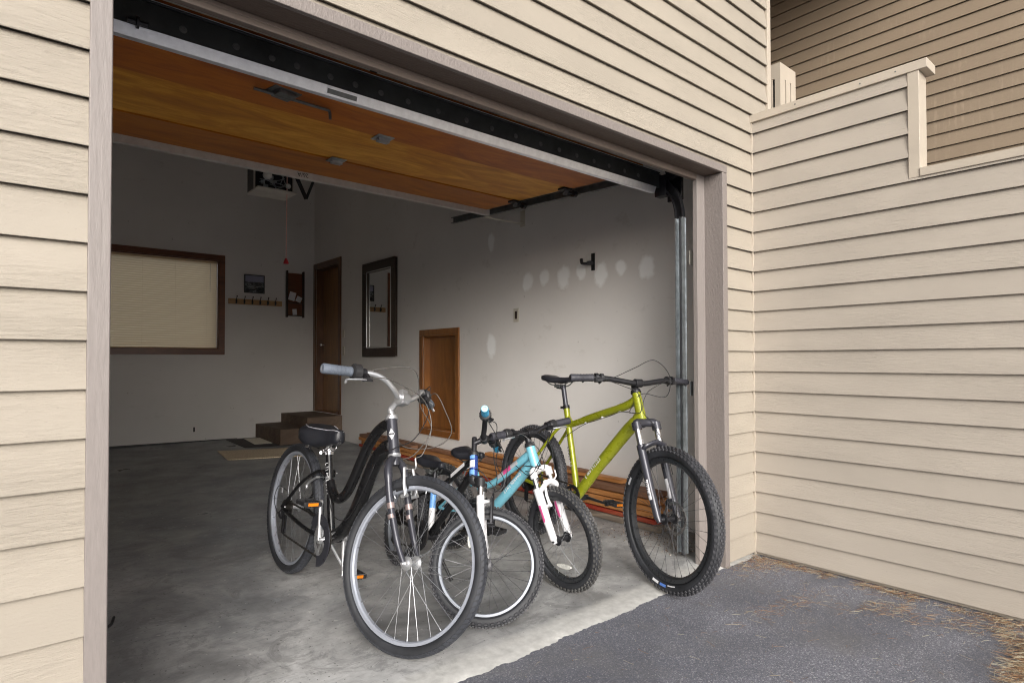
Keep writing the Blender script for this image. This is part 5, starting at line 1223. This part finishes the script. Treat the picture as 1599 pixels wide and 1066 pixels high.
for (a0, a1, m_) in ((.33, .52, 0), (-.05, .26, 1), (-.40, -.15, 0)):
    rows = [[hm + b.ax * (b.P['hl'] * u) + (n_ * math.cos(rad(v)) + t_ * math.sin(rad(v))) * .0202 for v in (-40, -20, 0, 20, 40)] for u in (a0, a1)]
    q.m = m_; q.loft(rows, closed=False)
q.build('head_badge', [M['blue_light'], M['white_decal']], fr)
q = MB(); q.tube([b.bb + b.sv * .25, b.bb + b.sv * .345], .0125, 12); b.part(q, 'seat_post', M['black_metal']); q = MB(); q.tube([b.bb + b.sv * .242, b.bb + b.sv * .262], .020, 14); b.part(q, 'seat_clamp', M['black_metal'])
b.saddle((-.135, 0, .612), .235, .145, .042, M['leather'], 0)
b.susp(M['black'], M['chrome'], M['white'], sw=.047, sr=.0135, lr=.0175, crown_drop=.022, stl=.045, archf=.024)
b.headset(.0195, M['black'])
cf, cu = b.P['cf'], b.P['cu']
q = MB(); q.tube([b.F(0, 0, .018), b.F(0, 0, .082), b.F(0, 0, .090)], [.0125, .0125, .010], 14); q.tube([b.F(0, 0, .060), b.F(cf, 0, cu)], .0135, 12); q.tube([b.F(cf, -.022, cu), b.F(cf, .022, cu)], .0195, 16); b.part(q, 'stem', M['black_metal'], bevel=.0015)
b.bars([(0, .035, .0), (.01, .08, .030), (.018, .13, .048), (.026, .19, .050)], M['black_metal'], M['grip_blue'], r=.0125, gl=.085, gr=.0170, leverm=M['black_metal'], levl=.055, sh=1.2, gripends=M['grip_pale'])
nz = b.vbrake(True, M['black_metal']); b.vbrake(False, M['alloy'])
ra, rm, rd = b.lv[-1]; la, lm, ld = b.lv[1]; fwd = b.S @ b.fw; axs = b.S @ b.ax
b.cable([rm, rm - rd * .05 + fwd * .03 - axs * .02, b.F(.10, -.06, -.02), b.F(.11, .0, -.12), b.F(.08, .02, -.20), nz])
b.cable([ra - rd * .01, b.F(.12, -.10, .05), b.F(.16, -.02, -.06), b.F(.12, .0, -.17), b.Fb(.03, -.03, .03), V(.26, -.02, .61)])
b.cable([lm, lm - ld * .05 + fwd * .03, b.F(.10, .05, -.02), b.F(.14, .02, -.12), b.F(.09, -.02, -.18), b.Fb(.0, -.028, .01), V(.24, -.02, .56)])
b.drivetrain(.135, 245, .062, M['black_metal'], M['black_metal'], y=-.045, cog=.045, pedref=False)
q = MB(); q.lathe(b.bb + V(0, -.052, 0), (0, 1, 0), [(.045, 0), (.074, 0), (.074, .003), (.045, .003)], 36, closed=True); b.part(q, 'chain_guard', M['black'])
kickstand(b, .04, .15, (-.05, .03, .225), M['black'])

# --- turquoise child's bicycle
b = Bike(PC, 'bicycle', "turquoise child's bicycle with white suspension fork and pink flash, between the blue and lime ones", 'C')
for fr_ in (True, False): b.wheel(fr_, .050, 'mtb', M['rim_black'], M['spoke'], rimw=.028, rimd=.018, nsp=28, knobsize=1.25, hubm=M['black_metal'], tyrem=M['tyre_dusty'], reflect=rad(-84) if fr_ else None)
f = MB()
f.tube([b.hb, b.ht], [.0270, .0235], 20)
f.tube(spline([b.hb.lerp(b.ht, .70), V(.31, 0, .612), V(.197, 0, .535), V(.10, 0, .472), V(.03, 0, .437), V(-.02, 0, .432), V(-.062, 0, .455)], 6), [.0215] * 12 + [.0190] * 25, 16)
f.tube(spline([b.hb.lerp(b.ht, .25), V(.35, 0, .578), V(.18, 0, .418), V(0, 0, .262)], 6), [.0240] * 6 + [.0270] * 13, 16)
f.tube([V(0, 0, .252), V(-.080, 0, .498)], .0165, 14)
for sg in (-1, 1):
    f.tube([V(0, sg * .03, .252), b.rh + V(.01, sg * .058, 0)], .0088, 10); f.tube(spline([V(-.066, sg * .014, .455), V(-.13, sg * .042, .43), V(-.25, sg * .05, .34), b.rh + V(0, sg * .058, 0)], 5), .0078, 10)
fr = b.part(f, 'frame', M['turq'])
q = MB(); tpth = [V(.285, 0, .594), V(.225, 0, .554), V(.165, 0, .514), V(.12, 0, .485)]
for (p0, p1, m_) in ((0., .30, 1), (.30, .62, 0), (.62, .95, 1)):
    L_ = tpth; rows = []
    for t_ in (p0, (p0 + p1) / 2, p1):
        x = t_ * 3; i = min(int(x), 2); p = L_[i].lerp(L_[i + 1], x - i); dv = (L_[3] - L_[0]).normalized(); nv = V(-dv.z, 0, dv.x)
        if nv.z < 0: nv = -nv
        rows.append([p + (nv * math.sin(rad(a)) + V(0, -1, 0) * math.cos(rad(a))) * .0222 for a in (-15, 10, 35, 60, 85)])
    q.m = m_; q.loft(rows, closed=False)
q.build('tube_flash', [M['pink'], M['grey_decal']], fr)
nd = (V(.0, 0, .262) - V(.35, 0, .578)).normalized(); surface_strokes(b, V(.325, -.0272, .556), nd, V(0, -1, 0).cross(nd), V(0, -1, 0), .20, .014, 11, M['white_decal'], fr, 14)
q = MB(); q.tube([b.bb + b.sv * .25, b.bb + b.sv * .33], .0125, 12); b.part(q, 'seat_post', M['black_metal']); q = MB(); q.tube([b.bb + b.sv * .252, b.bb + b.sv * .272], .020, 14); b.part(q, 'seat_clamp', M['black_metal'])
b.saddle((-.12, 0, .612), .225, .140, .042, M['leather'], 0)
b.susp(M['white'], M['chrome'], M['white'], sw=.050, sr=.0125, lr=.0215, crown_drop=.026, stl=.055, archf=.034, decal=[(.22, .60, M['pink'], 24)])
b.headset(.0235, M['black'])
cf, cu = b.P['cf'], b.P['cu']
q = MB(); q.tube([b.F(0, 0, .018), b.F(0, 0, .058)], .017, 14); q.tube([b.F(0, 0, .045), b.F(cf, 0, cu)], .0150, 12); q.tube([b.F(cf, -.022, cu), b.F(cf, .022, cu)], .0195, 16); b.part(q, 'stem', M['black_metal'], bevel=.0015)
b.bars([(0, .035, .0), (.002, .08, .012), (.006, .13, .018)], M['black_metal'], M['grip_black'], r=.0125, gl=.088, gr=.0180, leverm=M['alloy'], levl=.070)
nz = b.vbrake(True, M['white']); b.vbrake(False, M['alloy'])
ra, rm, rd = b.lv[-1]; la, lm, ld = b.lv[1]; fwd = b.S @ b.fw; axs = b.S @ b.ax
b.cable([rm, rm - rd * .05 + fwd * .03, b.F(.09, -.03, .06), b.F(.12, .03, -.02), b.F(.09, .04, -.14), nz])
b.cable([ra - rd * .01, b.F(.08, -.08, .05), b.F(.10, -.03, -.04), b.F(.06, .0, -.13), b.Fb(.025, -.03, .0), V(.33, -.025, .585)])
b.cable([lm, lm - ld * .05 + fwd * .04, b.F(.12, .06, .03), b.F(.12, -.03, -.06), b.F(.06, -.05, -.13), V(.35, -.03, .56)])
b.cable([la, b.F(.10, .10, .06), b.F(.16, .0, .0), b.F(.13, -.07, -.09), b.F(.02, -.07, -.14), V(.28, -.03, .58)])
b.drivetrain(.140, 60, .066, M['black_metal'], M['black_metal'], y=-.045, cog=.045, pedref=False)

# ------------------------------------------------------------------ camera, light, render
cam = bpy.data.cameras.new('camera'); co = bpy.data.objects.new('camera', cam); COL.objects.link(co); sc.camera = co
yaw, pit, rol = 0.709011020, 0.0179768377, -0.00234898413
cy, sy, cp, sp_ = math.cos(yaw), math.sin(yaw), math.cos(pit), math.sin(pit)
fwd = Vector((sy * cp, cy * cp, sp_)); rt = Vector((cy, -sy, 0)); up = rt.cross(fwd)
rt2 = rt * math.cos(rol) + up * math.sin(rol); up2 = -rt * math.sin(rol) + up * math.cos(rol)
mw = Matrix((rt2, up2, -fwd)).transposed().to_4x4(); mw.translation = (0, 0, 1.12); co.matrix_world = mw
cam.sensor_width = 36; cam.lens = 930.21 / 1599 * 36; cam.shift_x = -7.99 / 1599; cam.shift_y = 12.74 / 1599; cam.clip_start = .02; cam.clip_end = 500

w = bpy.data.worlds.new('World'); sc.world = w; w.use_nodes = True; nt = w.node_tree; bg = nt.nodes['Background']
sky = nt.nodes.new('ShaderNodeTexSky'); sky.sky_type = 'NISHITA'; sky.sun_disc = False
SUN_EL, SUN_AZ = 23., 209.      # azimuth: compass angle from +Y toward +X
sky.sun_elevation = rad(SUN_EL); sky.sun_rotation = rad(SUN_AZ); sky.air_density = 1.0; sky.dust_density = 4.; sky.ozone_density = .6
hs = nt.nodes.new('ShaderNodeHueSaturation'); hs.inputs['Saturation'].default_value = .30
nt.links.new(sky.outputs[0], hs.inputs['Color']); nt.links.new(hs.outputs[0], bg.inputs['Color']); bg.inputs['Strength'].default_value = .15
L = bpy.data.lights.new('sun', 'SUN'); L.energy = 1.3; L.angle = rad(32); L.color = (1., .965, .92); lo_ = bpy.data.objects.new('sun', L); COL.objects.link(lo_)
sd = Vector((math.sin(rad(SUN_AZ)) * math.cos(rad(SUN_EL)), math.cos(rad(SUN_AZ)) * math.cos(rad(SUN_EL)), math.sin(rad(SUN_EL))))
lo_.rotation_euler = (-sd).to_track_quat('-Z', 'Y').to_euler()
sc.view_settings.view_transform = 'Standard'; sc.view_settings.look = 'None'; sc.view_settings.gamma = 1; sc.view_settings.exposure = 0.55
sc.render.engine = 'CYCLES'; c_ = sc.cycles; c_.use_denoising = True; c_.max_bounces = 10; c_.diffuse_bounces = 7; c_.glossy_bounces = 4; c_.transmission_bounces = 6; c_.transparent_max_bounces = 8
c_.sample_clamp_indirect = 6
try: c_.denoiser = 'OPENIMAGEDENOISE'
except Exception: pass
c_.denoising_input_passes = 'RGB_ALBEDO_NORMAL'; c_.denoising_prefilter = 'ACCURATE'
c_.filter_width = 1.1
